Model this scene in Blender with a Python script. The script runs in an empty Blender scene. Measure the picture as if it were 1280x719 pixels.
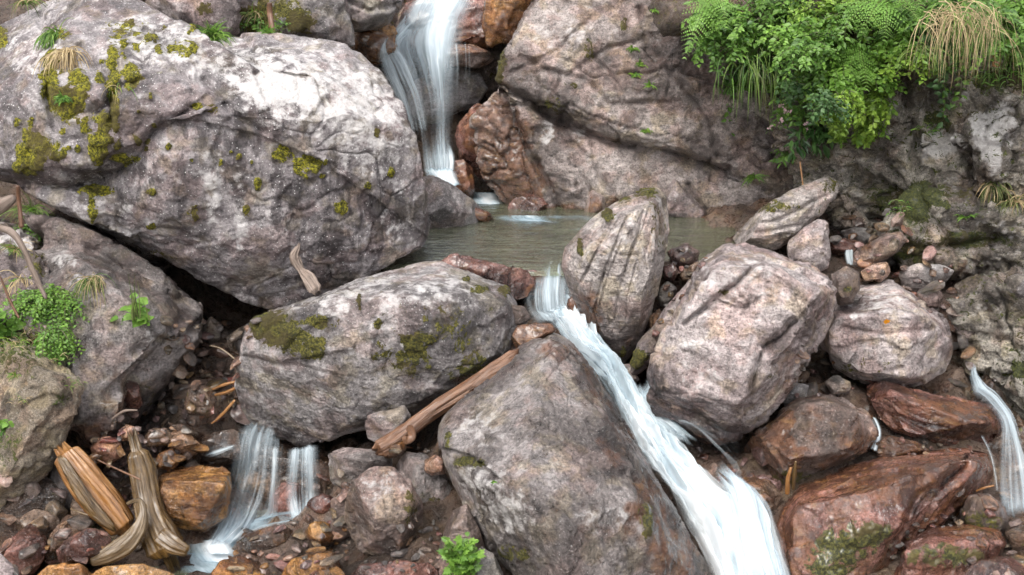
import bpy, bmesh, math, random
import numpy as np
from mathutils import Vector, Matrix
R = math.radians
scene = bpy.context.scene

# ---------------------------------------------------------------- camera, light, exposure
CAM_Z, PITCH, FPX = 3.2, -15.0, 1372.0
cam_d = bpy.data.cameras.new('camera'); cam = bpy.data.objects.new('camera', cam_d)
scene.collection.objects.link(cam); scene.camera = cam
cam.location = (0, 0, CAM_Z); cam.rotation_euler = (R(90 + PITCH), 0, 0)
cam_d.sensor_width = 36.0; cam_d.lens = 36.0 * FPX / 1280.0
cam_d.clip_start = 0.05; cam_d.clip_end = 600

SUN_EL, SUN_AZ = 54.0, -28.0      # azimuth of the light's origin, measured from behind the camera towards its left
world = bpy.data.worlds.new('World'); scene.world = world; world.use_nodes = True
wn = world.node_tree; wn.nodes.clear()
wo = wn.nodes.new('ShaderNodeOutputWorld'); wb = wn.nodes.new('ShaderNodeBackground'); ws = wn.nodes.new('ShaderNodeTexSky')
ws.sky_type = 'NISHITA'; ws.sun_disc = False; ws.sun_elevation = R(SUN_EL); ws.sun_rotation = R(180 + SUN_AZ * -1)
ws.altitude = 1200; ws.air_density = 1.0; ws.dust_density = 3.5; ws.ozone_density = 0.6
wb.inputs[1].default_value = 0.15
wh = wn.nodes.new('ShaderNodeHueSaturation'); wh.inputs['Saturation'].default_value = .30      # thin overcast: the sky's blue washed out
wt = wn.nodes.new('ShaderNodeMix'); wt.data_type = 'RGBA'; wt.blend_type = 'MULTIPLY'; wt.inputs[0].default_value = 1; wt.inputs[7].default_value = (1.03, 1.0, .95, 1)
wn.links.new(ws.outputs[0], wh.inputs['Color']); wn.links.new(wh.outputs[0], wt.inputs[6]); wn.links.new(wt.outputs[2], wb.inputs[0]); wn.links.new(wb.outputs[0], wo.inputs[0])
sd = bpy.data.lights.new('sun', 'SUN'); sd.energy = 1.05; sd.angle = R(36); sd.color = (1.0, 0.965, 0.91)
sun = bpy.data.objects.new('sun', sd); scene.collection.objects.link(sun)
_a = R(SUN_AZ)
sdir = Vector((math.sin(_a) * math.cos(R(SUN_EL)), -math.cos(_a) * math.cos(R(SUN_EL)), math.sin(R(SUN_EL))))
sun.rotation_euler = (-sdir).to_track_quat('-Z', 'Y').to_euler(); sun.location = sdir * 30
vs = scene.view_settings
scene.display_settings.display_device = 'sRGB'
vs.view_transform = 'Standard'; vs.look = 'None'; vs.gamma = 1.0; vs.use_curve_mapping = False
vs.exposure = 1.72
scene.render.engine = 'CYCLES'
scene.cycles.use_denoising = True
scene.cycles.max_bounces = 7; scene.cycles.transparent_max_bounces = 24; scene.cycles.diffuse_bounces = 5
scene.cycles.sample_clamp_indirect = 6.0
scene.cycles.use_adaptive_sampling = True; scene.cycles.adaptive_threshold = .025

# ---------------------------------------------------------------- pixel <-> place
_cp, _sp = math.cos(R(PITCH)), math.sin(R(PITCH))
def ray(px, py):
    x = (px - 640.0) / FPX; u = (359.5 - py) / FPX
    return Vector((x, _cp - u * _sp, _sp + u * _cp))
def P(px, py, Y):
    d = ray(px, py); return Vector((0, 0, CAM_Z)) + d * (Y / d.y)
def proj(V):
    v = V - np.array([0, 0, CAM_Z]); f = v[:, 1] * _cp + v[:, 2] * _sp; u = -v[:, 1] * _sp + v[:, 2] * _cp
    f = np.maximum(f, 1e-3)
    return 640 + FPX * v[:, 0] / f, 359.5 - FPX * u / f
def mpx(Y):      # metres per pixel at a depth
    return Y / FPX / _cp

# ---------------------------------------------------------------- numpy noise
_rs = np.random.RandomState(7)
_perm = np.concatenate([_rs.permutation(256)] * 3).astype(np.int32)
_g = _rs.normal(size=(256, 3)); _g /= np.linalg.norm(_g, axis=1)[:, None]
def pnoise(p):
    i = np.floor(p).astype(np.int64); f = p - i; i &= 255
    w = f * f * f * (f * (f * 6 - 15) + 10); out = np.zeros(len(p))
    for a in (0, 1):
        wa = w[:, 0] if a else 1 - w[:, 0]
        for b in (0, 1):
            wb_ = w[:, 1] if b else 1 - w[:, 1]
            for c in (0, 1):
                wc = w[:, 2] if c else 1 - w[:, 2]
                h = _perm[_perm[_perm[(i[:, 0] + a) & 255] + ((i[:, 1] + b) & 255)] + ((i[:, 2] + c) & 255)]
                out += wa * wb_ * wc * (_g[h] * (f - np.array([a, b, c]))).sum(1)
    return out * 1.6
def fbm(p, o=4, ro=.5):
    s = np.zeros(len(p)); a = 1.0
    for k in range(o):
        s += a * pnoise(p + 17.3 * k); p = p * 2.03; a *= ro
    return s
def ridged(p, o=3):
    s = np.zeros(len(p)); a = 1.0
    for k in range(o):
        s += a * (1 - 2.2 * np.abs(pnoise(p + 9.1 * k))); p = p * 2.1; a *= .5
    return s
_fp = _rs.rand(4096, 3); _fn = _rs.normal(size=(4096, 3)); _fn /= np.linalg.norm(_fn, axis=1)[:, None]
def chips(p):
    """piecewise-planar relief: every Voronoi cell is a little plane of its own tilt"""
    i = np.floor(p).astype(np.int64); best = np.full(len(p), 9e9); out = np.zeros(len(p))
    for a in (-1, 0, 1):
        for b in (-1, 0, 1):
            for c in (-1, 0, 1):
                j = i + np.array([a, b, c]); h = (j[:, 0] * 73856093 ^ j[:, 1] * 19349663 ^ j[:, 2] * 83492791) & 4095
                d = p - (j + _fp[h]); q = (d * d).sum(1); m = q < best
                best = np.where(m, q, best); out = np.where(m, (d * _fn[h]).sum(1) + (_fp[h][:, 0] - .5) * .5, out)
    return out
def joints(p):
    """distance to the borders between large Voronoi blocks: natural joints"""
    i = np.floor(p).astype(np.int64); b1 = np.full(len(p), 9e9); b2 = np.full(len(p), 9e9)
    for a in (-1, 0, 1):
        for b in (-1, 0, 1):
            for c in (-1, 0, 1):
                j = i + np.array([a, b, c]); h = (j[:, 0] * 73856093 ^ j[:, 1] * 19349663 ^ j[:, 2] * 83492791) & 4095
                d = p - (j + _fp[h]); q = np.sqrt((d * d).sum(1)); m = q < b1
                b2 = np.where(m, b1, np.minimum(b2, q)); b1 = np.where(m, q, b1)
    return b2 - b1
def vnormals(V, F):
    n = np.zeros_like(V); t = F
    fn = np.cross(V[t[:, 1]] - V[t[:, 0]], V[t[:, -1]] - V[t[:, 0]])
    for k in range(t.shape[1]): np.add.at(n, t[:, k], fn)
    l = np.linalg.norm(n, axis=1); l[l == 0] = 1
    return n / l[:, None]
def polydist(x, y, poly):
    """distance to a polyline in pixels, signed: + on the side below a line drawn left to right"""
    best = np.full(len(x), 1e9); sg = np.ones(len(x))
    for (ax, ay), (bx, by) in zip(poly[:-1], poly[1:]):
        dx, dy = bx - ax, by - ay; L = dx * dx + dy * dy + 1e-9
        t = np.clip(((x - ax) * dx + (y - ay) * dy) / L, 0, 1)
        d = np.hypot(x - ax - t * dx, y - ay - t * dy); m = d < best
        best = np.where(m, d, best); sg = np.where(m, np.sign(dx * (y - ay) - dy * (x - ax)), sg)
    return best, sg

# ---------------------------------------------------------------- object helpers
def tag(o, label=None, cat=None, group=None, kind=None):
    if label: o['label'] = label
    if cat: o['category'] = cat
    if group: o['group'] = group
    if kind: o['kind'] = kind
    return o
def mesh_from(name, V, F, smooth=True):
    V = np.asarray(V, dtype=np.float32); me = bpy.data.meshes.new(name)
    if isinstance(F, np.ndarray):
        n, k = F.shape
        me.vertices.add(len(V)); me.vertices.foreach_set('co', V.ravel())
        me.loops.add(n * k); me.loops.foreach_set('vertex_index', F.astype(np.int32).ravel())
        me.polygons.add(n); me.polygons.foreach_set('loop_start', np.arange(0, n * k, k, dtype=np.int32))
        me.update(calc_edges=True)
    else:
        me.from_pydata([tuple(map(float, v)) for v in V], [], F); me.update()
    me.polygons.foreach_set('use_smooth', np.full(len(me.polygons), smooth))
    me.validate(verbose=False)
    return me
def link(name, me, mat=None, loc=(0, 0, 0), parent=None):
    o = bpy.data.objects.new(name, me); scene.collection.objects.link(o); o.location = loc
    if mat is not None and me is not None and not len(me.materials): me.materials.append(mat)
    if parent is not None: o.parent = parent
    return o
def set_attr(me, name, A):
    a = me.color_attributes.new(name, 'FLOAT_COLOR', 'POINT'); a.data.foreach_set('color', np.asarray(A, dtype=np.float32).ravel())
def get_vf(me):
    V = np.empty(len(me.vertices) * 3, dtype=np.float32); me.vertices.foreach_get('co', V); V = V.reshape(-1, 3).astype(np.float64)
    F = np.empty(len(me.loops), dtype=np.int32); me.loops.foreach_get('vertex_index', F)
    return V, F.reshape(-1, 4) if len(F) == 4 * len(me.polygons) else F.reshape(-1, 3)

# ---------------------------------------------------------------- materials
class NT:
    def __init__(s, name):
        s.m = bpy.data.materials.new(name); s.m.use_nodes = True; s.t = s.m.node_tree; s.t.nodes.clear()
        s.out = s.n('OutputMaterial')
    def n(s, t, **kw):
        x = s.t.nodes.new('ShaderNode' + t)
        for k, v in kw.items(): setattr(x, k, v)
        return x
    def l(s, a, b): s.t.links.new(a, b)
    def put(s, sock, v):
        if hasattr(v, 'is_output') or isinstance(v, bpy.types.NodeSocket): s.l(v, sock)
        elif v is not None:
            if isinstance(v, tuple) and len(v) == 3 and sock.type == 'RGBA': v = v + (1,)
            sock.default_value = v
    def math(s, op, a, b=None, c=None, clamp=False):
        x = s.n('Math', operation=op, use_clamp=clamp)
        s.put(x.inputs[0], a); s.put(x.inputs[1], b)
        if c is not None: s.put(x.inputs[2], c)
        return x.outputs[0]
    def mix(s, f, a, b, mode='MIX'):
        x = s.n('Mix', data_type='RGBA', blend_type=mode); s.put(x.inputs[0], f); s.put(x.inputs[6], a); s.put(x.inputs[7], b); return x.outputs[2]
    def noise(s, vec, scale, det=5, rough=.55, dist=0.0):
        x = s.n('TexNoise'); s.l(vec, x.inputs['Vector']); x.inputs['Scale'].default_value = scale
        x.inputs['Detail'].default_value = det; x.inputs['Roughness'].default_value = rough; x.inputs['Distortion'].default_value = dist
        return x.outputs['Fac']
    def vor(s, vec, scale, feat='F1', out='Distance', rnd=1.0):
        x = s.n('TexVoronoi', feature=feat); s.l(vec, x.inputs['Vector']); x.inputs['Scale'].default_value = scale
        x.inputs['Randomness'].default_value = rnd; return x.outputs[out]
    def ss(s, v, lo, hi, a=0.0, b=1.0):
        x = s.n('MapRange', interpolation_type='SMOOTHSTEP'); s.put(x.inputs[0], v)
        for k, q in enumerate((lo, hi, a, b)): s.put(x.inputs[k + 1], q)
        return x.outputs[0]
    def lin(s, v, lo, hi, a=0.0, b=1.0):
        x = s.n('MapRange'); s.put(x.inputs[0], v)
        for k, q in enumerate((lo, hi, a, b)): s.put(x.inputs[k + 1], q)
        return x.outputs[0]
    def ramp(s, f, stops):
        x = s.n('ValToRGB'); s.put(x.inputs[0], f); e = x.color_ramp.elements
        while len(e) < len(stops): e.new(.5)
        for k, (p, c) in enumerate(stops): e[k].position = p; e[k].color = tuple(c) + (1,)
        return x.outputs[0]
    def mapping(s, vec, rot=(0, 0, 0), sc=(1, 1, 1)):
        x = s.n('Mapping'); s.l(vec, x.inputs[0]); x.inputs['Rotation'].default_value = [R(a) for a in rot]; x.inputs['Scale'].default_value = sc
        return x.outputs[0]

def drift(me, Q):
    f = lambda q, o: np.clip(.5 + .62 * fbm(q, o, .62), 0, 1)
    set_attr(me, 'nz', np.stack([f(Q * 1.7 + 3, 5), f(Q * 3.5 + 11, 4), f(Q * 5.3 + 23, 4), f(Q * 6.5 + 31, 5)], 1))
def rock_mat(name, pal, rough=.55, strat=(20, 35, 0), sscale=7.0, samt=.35, bump=1.0, coat=0.0, lich=.0, speck=.25, tex=1.0, moss=((.040, .040, .007), (.20, .18, .025)), contrast=1.0, var=0.0):
    """pal: dark, mid, light base colours. Vertex masks 'mask': R moss, G pale lichen, B rusty wet film, A dark stain."""
    t = NT(name); tc = t.n('TexCoord'); oi = t.n('ObjectInfo')
    off = t.n('VectorMath', operation='MULTIPLY_ADD'); t.l(oi.outputs['Random'], off.inputs[0]); off.inputs[1].default_value = (31, 57, 73); t.l(tc.outputs['Object'], off.inputs[2])
    v = off.outputs[0]
    an = t.n('Attribute', attribute_name='nz'); sn = t.n('SeparateColor'); t.l(an.outputs['Color'], sn.inputs[0]); big, h1, h2, n3 = sn.outputs[0], sn.outputs[1], sn.outputs[2], an.outputs['Alpha']
    mid = t.noise(v, 11 * tex, 6, .70, .15); fine = t.noise(v, 60 * tex, 5, .76)
    st = t.noise(t.mapping(v, strat, (1.5, 1.5, sscale)), 5.0 * tex, 5, .68, .5)
    col = t.ramp(big, [(.22, pal[0]), (.5, pal[1]), (.80, pal[2])])
    k = t.math('MULTIPLY', t.lin(mid, .34, .66, 1 - .46 * contrast, 1 + .44 * contrast), t.lin(st, .3, .7, 1 - samt, 1 + samt))
    k = t.math('MULTIPLY', k, t.lin(fine, .36, .64, 1 - .50 * contrast, 1 + .50 * contrast)); k = t.math('MULTIPLY', k, t.ss(fine, .33, .43, .55, 1)); col = t.mix(1.0, col, k, 'MULTIPLY')
    col = t.mix(t.ss(fine, .585, .68, 0, .5), col, (.46, .44, .42))
    # iron-pink and olive drifts
    col = t.mix(t.ss(h1, .5, .8, 0, .5), col, t.mix(1.0, col, (1.10, .88, .83), 'MULTIPLY'))
    col = t.mix(t.ss(h2, .5, .85, 0, .55), col, t.mix(1.0, col, (1.0, .93, .66), 'MULTIPLY'))
    if var:
        hv = t.n('HueSaturation'); t.l(col, hv.inputs['Color']); t.put(hv.inputs['Value'], t.lin(oi.outputs['Random'], 0, 1, 1 - var, 1 + var))
        w = t.math('FRACT', t.math('MULTIPLY', oi.outputs['Random'], 13.7)); t.put(hv.inputs['Saturation'], t.lin(w, 0, 1, .55, 1.25))
        w2 = t.math('FRACT', t.math('MULTIPLY', oi.outputs['Random'], 41.3)); t.put(hv.inputs['Hue'], t.lin(w2, 0, 1, .485, .525)); col = hv.outputs[0]
    at = t.n('Attribute', attribute_name='mask'); sp = t.n('SeparateColor'); t.l(at.outputs['Color'], sp.inputs[0])
    A, G, B, Rr = at.outputs['Alpha'], sp.outputs[1], sp.outputs[2], sp.outputs[0]
    # dark streaks (A)
    n1 = t.lin(t.noise(t.mapping(v, (0, 0, 0), (5, 5, 1.1)), 3.0, 4, .7), .32, .68)
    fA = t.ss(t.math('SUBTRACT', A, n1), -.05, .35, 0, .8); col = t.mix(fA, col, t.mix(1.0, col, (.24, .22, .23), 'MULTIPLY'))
    # pale lichen crust (G)
    n2 = t.lin(t.math('SUBTRACT', 1.0, mid), .36, .64)
    n2b = t.lin(fine, .35, .65); n2 = t.math('ADD', t.math('MULTIPLY', n2, .72), t.math('MULTIPLY', n2b, .28))
    fG = t.ss(t.math('SUBTRACT', t.math('ADD', G, lich), n2), -.22, .34, 0, .82)
    lc = t.mix(t.lin(fine, .35, .65), (.50, .47, .46), (.74, .72, .71)); col = t.mix(fG, col, lc)
    vd = t.vor(v, 38 * tex); s1 = t.ss(vd, .10, .17, 1, 0); gate = t.ss(h2, .42, .7, 1, 0)
    sf = t.math('MULTIPLY', t.math('MULTIPLY', s1, gate), t.math('ADD', speck, t.math('MULTIPLY', G, .6)), clamp=True); col = t.mix(sf, col, (.70, .69, .67))
    # rusty wet film (B)
    n3 = t.math('ADD', t.math('MULTIPLY', n3, .7), t.math('MULTIPLY', t.lin(mid, .35, .65), .3)); fB = t.ss(t.math('SUBTRACT', t.math('MULTIPLY', B, 1.25), n3), -.2, .35)
    wc = t.mix(t.ss(mid, .36, .64), (.060, .026, .016), (.205, .088, .042)); wc = t.mix(t.ss(st, .5, .68, 0, .55), wc, (.34, .18, .05))
    wc = t.mix(.32, wc, t.mix(1.0, col, (.62, .50, .45), 'MULTIPLY')); col = t.mix(t.math('MULTIPLY', fB, .86), col, wc)
    # moss (R)
    n4 = t.lin(t.noise(v, 15 * tex, 5, .72, .6), .34, .66); fR = t.ss(t.math('SUBTRACT', Rr, n4), -.02, .10)
    mc = t.mix(t.ss(fine, .42, .62), moss[0] + (1,), moss[1] + (1,)); mc = t.mix(t.ss(h1, .45, .75, 0, .75), mc, (.085, .062, .018)); col = t.mix(fR, col, mc)
    # relief
    hgt = t.math('ADD', t.math('MULTIPLY', mid, .70), t.math('MULTIPLY', fine, .34)); hgt = t.math('ADD', hgt, t.math('MULTIPLY', st, .50 if samt > .2 else .22))
    hgt = t.math('ADD', hgt, t.math('MULTIPLY', t.math('MINIMUM', Rr, 1.0), t.math('MULTIPLY', fine, .9)))
    bp = t.n('Bump'); bp.inputs['Strength'].default_value = min(1.0, .95 * bump); bp.inputs['Distance'].default_value = .052 * bump / tex; t.l(hgt, bp.inputs['Height'])
    b = t.n('BsdfPrincipled'); t.l(col, b.inputs['Base Color']); t.l(bp.outputs[0], b.inputs['Normal'])
    ro = t.lin(mid, .3, .7, rough - .13, rough + .15); ro = t.mix(fB, ro, t.lin(mid, .35, .62, .10, .34)); ro = t.mix(t.math('MULTIPLY', fA, .8), ro, t.lin(mid, .35, .62, .18, .45)); ro = t.mix(fR, ro, (.9, .9, .9)); t.put(b.inputs['Roughness'], ro)
    b.inputs['Specular IOR Level'].default_value = .5
    cw = t.math('MAXIMUM', t.math('MULTIPLY', t.ss(mid, .44, .60, 1, .15), coat), t.math('MULTIPLY', fB, t.ss(mid, .42, .6, .8, .2))); t.put(b.inputs['Coat Weight'], cw); b.inputs['Coat Roughness'].default_value = .12
    t.l(b.outputs[0], t.out.inputs[0]); return t.m

PINK = ((.145, .116, .113), (.27, .220, .215), (.39, .34, .332))
GREY = ((.10, .089, .090), (.178, .160, .159), (.29, .268, .265))
BROWN = ((.095, .070, .060), (.185, .138, .122), (.27, .215, .195))
WETRED = ((.040, .019, .016), (.105, .048, .038), (.19, .098, .080))
WETBR = ((.034, .022, .016), (.088, .056, .039), (.17, .116, .083))
M = {}
M['giant'] = rock_mat('lichen_granite', ((.105, .092, .095), (.185, .163, .167), (.29, .264, .266)), .65, (0, 50, 0), 4, .14, .9, lich=.10, speck=.9, contrast=.85, moss=((.05, .05, .004), (.36, .33, .015)))
M['pink'] = rock_mat('pink_gneiss', PINK, .50, (0, -38, 20), 4.5, .16, 1.0, lich=.04, speck=.35)
M['grey'] = rock_mat('grey_gneiss', GREY, .48, (0, 25, 10), 4, .13, 1.0, lich=.06, speck=.45)
M['damp'] = rock_mat('damp_gneiss', ((.088, .074, .070), (.160, .138, .131), (.25, .222, .215)), .36, (0, 48, 15), 4.5, .18, 1.1, coat=.12, lich=.02, speck=.3)
M['slab'] = rock_mat('banded_schist', ((.15, .122, .115), (.27, .23, .215), (.40, .355, .335)), .52, (0, -58, 0), 10, .42, 1.0, lich=.05, speck=.25)
M['cliff'] = rock_mat('cliff_gneiss', ((.115, .092, .085), (.225, .186, .173), (.34, .292, .274)), .45, (0, 28, 0), 5, .22, 1.1, coat=.08, lich=.0, speck=.15)
M['darkcliff'] = rock_mat('shaded_cliff_rock', ((.105, .09, .076), (.235, .207, .176), (.38, .345, .295)), .55, (0, 20, 0), 5, .38, 1.3, coat=.08, lich=.02, speck=.3, contrast=1.15, moss=((.03, .04, .008), (.12, .13, .02)))
M['wetred'] = rock_mat('wet_red_rock', WETRED, .20, (0, -25, 0), 4, .20, .7, moss=((.022, .024, .006), (.125, .118, .022)), coat=.9, lich=-.2, speck=.12)
M['wetbrown'] = rock_mat('wet_brown_rock', WETBR, .22, (0, -45, 0), 4, .25, .8, coat=.9, lich=-.2, speck=.12)
M['rust'] = rock_mat('rust_coated_rock', ((.055, .024, .010), (.145, .068, .022), (.27, .14, .045)), .2, (0, 0, 0), 8, .35, .7, coat=.6, lich=-.3, speck=.05)
M['brown'] = rock_mat('brown_gneiss', BROWN, .42, (0, 25, 0), 6, .3, 1.0, coat=.15, lich=.0, speck=.25)
M['earth'] = rock_mat('gritty_conglomerate', ((.20, .165, .125), (.37, .31, .235), (.48, .42, .335)), .85, (0, 30, 0), 3, .15, 1.5, lich=.0, speck=.5, tex=1.6, moss=((.05, .07, .012), (.17, .19, .04)))
M['stone_wetred'] = rock_mat('wet_red_stone', ((.065, .030, .025), (.16, .078, .062), (.28, .16, .135)), .20, (0, 30, 0), 5, .25, .7, coat=.9, lich=-.2, speck=.15, tex=2.2, var=.35)
M['stone_wetbrown'] = rock_mat('wet_brown_stone', ((.050, .032, .022), (.135, .083, .055), (.26, .17, .115)), .20, (0, 10, 0), 5, .25, .7, coat=.9, lich=-.2, speck=.15, tex=2.2, var=.4)
M['stone_grey'] = rock_mat('dry_grey_stone', ((.09, .075, .07), (.18, .152, .145), (.28, .25, .24)), .5, (0, 40, 0), 6, .3, .9, coat=.05, lich=-.05, speck=.3, tex=2.0, var=.3)
M['bed'] = rock_mat('stream_bed_gravel', ((.035, .024, .018), (.085, .058, .044), (.16, .115, .088)), .3, (0, 0, 0), 2, .15, 1.6, coat=.15, lich=-.2, speck=.2, tex=2.4)

# ---------------------------------------------------------------- rocks
_hullcache = {}
def hull_mesh(pts):
    bm = bmesh.new()
    for p in pts: bm.verts.new(p)
    r = bmesh.ops.convex_hull(bm, input=bm.verts)
    dead = [g for g in r['geom_interior'] if isinstance(g, bmesh.types.BMVert)]
    dead += [g for g in r['geom_unused'] if isinstance(g, bmesh.types.BMVert) and g not in dead]
    for v in dead:
        if v.is_valid: bm.verts.remove(v)
    bm.verts.ensure_lookup_table(); bm.normal_update()
    V = [tuple(v.co) for v in bm.verts]; bm.verts.index_update(); F = [[v.index for v in f.verts] for f in bm.faces]
    bm.free(); return V, F

def hull_pts(sil, Y, t=1.0, fr=None, ridge=(), lean=0.0, lean_dn=0.0, fshrink=.62, bshrink=.8):
    ys = [p[1] for p in sil]; xs = [p[0] for p in sil]; cy = (min(ys) + max(ys)) / 2; cx = (min(xs) + max(xs)) / 2
    def dy(p): return (p[2] if len(p) > 2 else 0) + (lean * (cy - p[1]) / 100 if p[1] < cy else lean_dn * (p[1] - cy) / 100)
    pts = [P(p[0], p[1], Y + dy(p)) for p in sil]
    for p in sil:
        pts.append(P(cx + (p[0] - cx) * bshrink, cy + (p[1] - cy) * bshrink, Y + dy(p) + t))
    if fr is not None:
        for p in sil: pts.append(P(cx + (p[0] - cx) * fshrink, cy + (p[1] - cy) * fshrink, Y + dy(p) - fr))
    for p in ridge: pts.append(P(p[0], p[1], Y + p[2]))
    return pts

SPOT = {'moss': 0, 'lichen': 1, 'rust': 2, 'dark': 3}
def rock(name, hulls, mat, vox=.018, sm=6, chip=7, amp=.03, rough=.010, chp=.02, chs=4.0, strata=None, cracks=(), ledges=(), spots=(), base=(0, 0, 0, 0), up=(0, 0, 0, 0), label=None, cat='boulder', kind=None, seed=0, group=None, freq=1.6, joint=None, cw=.45):
    """hulls -> one closed stone: union, chipped planes, bedding steps, cracks, noise; masks for moss, lichen, film, stain"""
    Vs, Fs, n0 = [], [], 0
    for h in hulls:
        V, F = hull_mesh(hull_pts(**h)); Vs += V; Fs += [[i + n0 for i in f] for f in F]; n0 += len(V)
    me0 = bpy.data.meshes.new('tmp'); me0.from_pydata(Vs, [], Fs)
    o = bpy.data.objects.new('tmp', me0); scene.collection.objects.link(o)
    m = o.modifiers.new('r', 'REMESH'); m.mode = 'VOXEL'; m.voxel_size = vox; m.use_smooth_shade = True
    s = o.modifiers.new('s', 'SMOOTH'); s.factor = .5; s.iterations = sm
    dg = bpy.context.evaluated_depsgraph_get(); me = bpy.data.meshes.new_from_object(o.evaluated_get(dg))
    bpy.data.objects.remove(o); bpy.data.meshes.remove(me0)
    V, F = get_vf(me); bpy.data.meshes.remove(me)
    rs = np.random.RandomState(seed + 11); so = rs.rand(3) * 40; c = V.mean(0)
    # chipped planes: random shallow cuts facing out of the stone
    wob = fbm(V * 2.5 + so, 3)
    for k in range(chip):
        n = rs.normal(size=3); n[1] -= .6; n[2] += .15; n /= np.linalg.norm(n)
        d = V @ n; lim = np.quantile(d, 1 - rs.uniform(.02, .09)); e = d + wob * .012 - lim
        V = V - n * (np.maximum(e, 0) * .92)[:, None]
    N = vnormals(V, F); Q = V + so
    px, py = proj(V); view = V - np.array([0, 0, CAM_Z]); front = (N * view).sum(1) < 0
    D = .6 * amp * fbm(Q * freq, 4, .42)
    if chp: D += 1.1 * chp * chips(Q * chs + .35 * np.stack([fbm(Q * 2, 2), fbm(Q * 2 + 5, 2), fbm(Q * 2 + 9, 2)], 1)) * 1.0 + .35 * chp * chips(Q * chs * 2.7 + 3)
    if strata:
        (sx, sy, sz), sp, sa = strata; n = np.array([sx, sy, sz], float); n /= np.linalg.norm(n)
        for q, w in ((1.0, 1.0), (2.7, .45)):
            h = (V @ n) / sp * q + fbm(Q * 1.1, 3) * .8; f = h - np.floor(h); k = _fp[(np.floor(h).astype(np.int64) * 7 + seed * 3 + int(q * 10)) & 4095][:, 0]
            gate = np.clip(fbm(Q * 1.3 + 20 * q, 3) * 1.6 + .65, 0, 1)
            D += sa * w * gate * ((k - .5) * 1.2 + (f - .5) * .8 - np.exp(-(np.minimum(f, 1 - f) / .09) ** 2) * .7)
    if joint:
        (ax_, ay_, az_), jw, jd = joint; n = np.array(strata[0] if strata else (0., 0., 1.), float); n /= np.linalg.norm(n); t1 = np.cross([0, 1, 0], n); t1 /= np.linalg.norm(t1); t2 = np.cross(n, t1)
        Wq = np.stack([Q @ t1 * ax_, Q @ t2 * ay_, Q @ n * az_], 1) + .28 * np.stack([fbm(Q * 1.7, 3), fbm(Q * 1.7 + 5, 3), fbm(Q * 1.7 + 9, 3)], 1)
        gt = np.clip(fbm(Q * 1.2 + 31, 2) * 2 + .8, 0, 1); D -= .8 * jd * gt * np.exp(-(joints(Wq) / jw) ** 2)
        D -= jd * .4 * gt * np.exp(-(joints(Wq * 2.3 + 4) / (jw * 1.6)) ** 2)
    D += .6 * rough * fbm(Q * 9, 4, .6) + rough * .35 * (ridged(Q * 5 + 3, 2) - .5)
    jx = fbm(Q * 6, 3) * 2.6
    VD = view / np.linalg.norm(view, axis=1)[:, None]; DV = np.zeros(len(V))
    for poly, w, dep in cracks:
        d, sg = polydist(px + jx * cw, py + jx * cw * .7, poly); DV += np.where(front, dep * np.exp(-(d / w) ** 2) * np.clip(1 + .7 * fbm(Q * 3, 2), .3, 1.5), 0)
    for poly, rad, dep in ledges:
        d, sg = polydist(px + jx, py + jx * .7, poly); DV += np.where(front & (sg > 0), dep * np.clip(1 - d / rad, 0, 1) ** 1.3, 0)
    V = V + N * D[:, None] + VD * DV[:, None]
    N = vnormals(V, F); px, py = proj(V)
    mk = np.zeros((len(V), 4)); nz = fbm(Q * 1.8 + 50, 3); upf = np.clip(N[:, 2], 0, 1); nz2 = fbm(Q * 7 + 9, 4, .6)
    for k in range(4): mk[:, k] = base[k] + up[k] * upf * np.clip(.6 + nz, 0, 1.5)
    for kd, x, y, rx, ry, st in spots:
        w1 = nz2 * min(rx, ry) * .55; d = ((px + w1 - x) / rx) ** 2 + ((py + w1 * .8 - y) / ry) ** 2
        mk[:, SPOT[kd]] += np.where((N * view).sum(1) < .02, st * np.clip(1.25 - d, 0, 1), 0)
    mk = np.clip(mk, 0, 1.3)
    mo = np.clip(mk[:, 0] - .35, 0, .6); V = V + N * (mo * (.016 + .030 * fbm(Q * 16, 3)))[:, None]
    o3 = Vector((float(c[0]), float(c[1]), float(V[:, 2].min())))
    me = mesh_from(name, V - np.array(o3), F); set_attr(me, 'mask', mk); drift(me, Q)
    ob = link(name, me, M[mat], o3)
    if kind: tag(ob, kind=kind)
    else: tag(ob, label, cat, group)
    return ob
def H(sil, Y, t=1.0, fr=None, ridge=(), lean=0.0, lean_dn=0.0, fs=.62, bs=.8):
    return dict(sil=sil, Y=Y, t=t, fr=fr, ridge=ridge, lean=lean, lean_dn=lean_dn, fshrink=fs, bshrink=bs)
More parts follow.
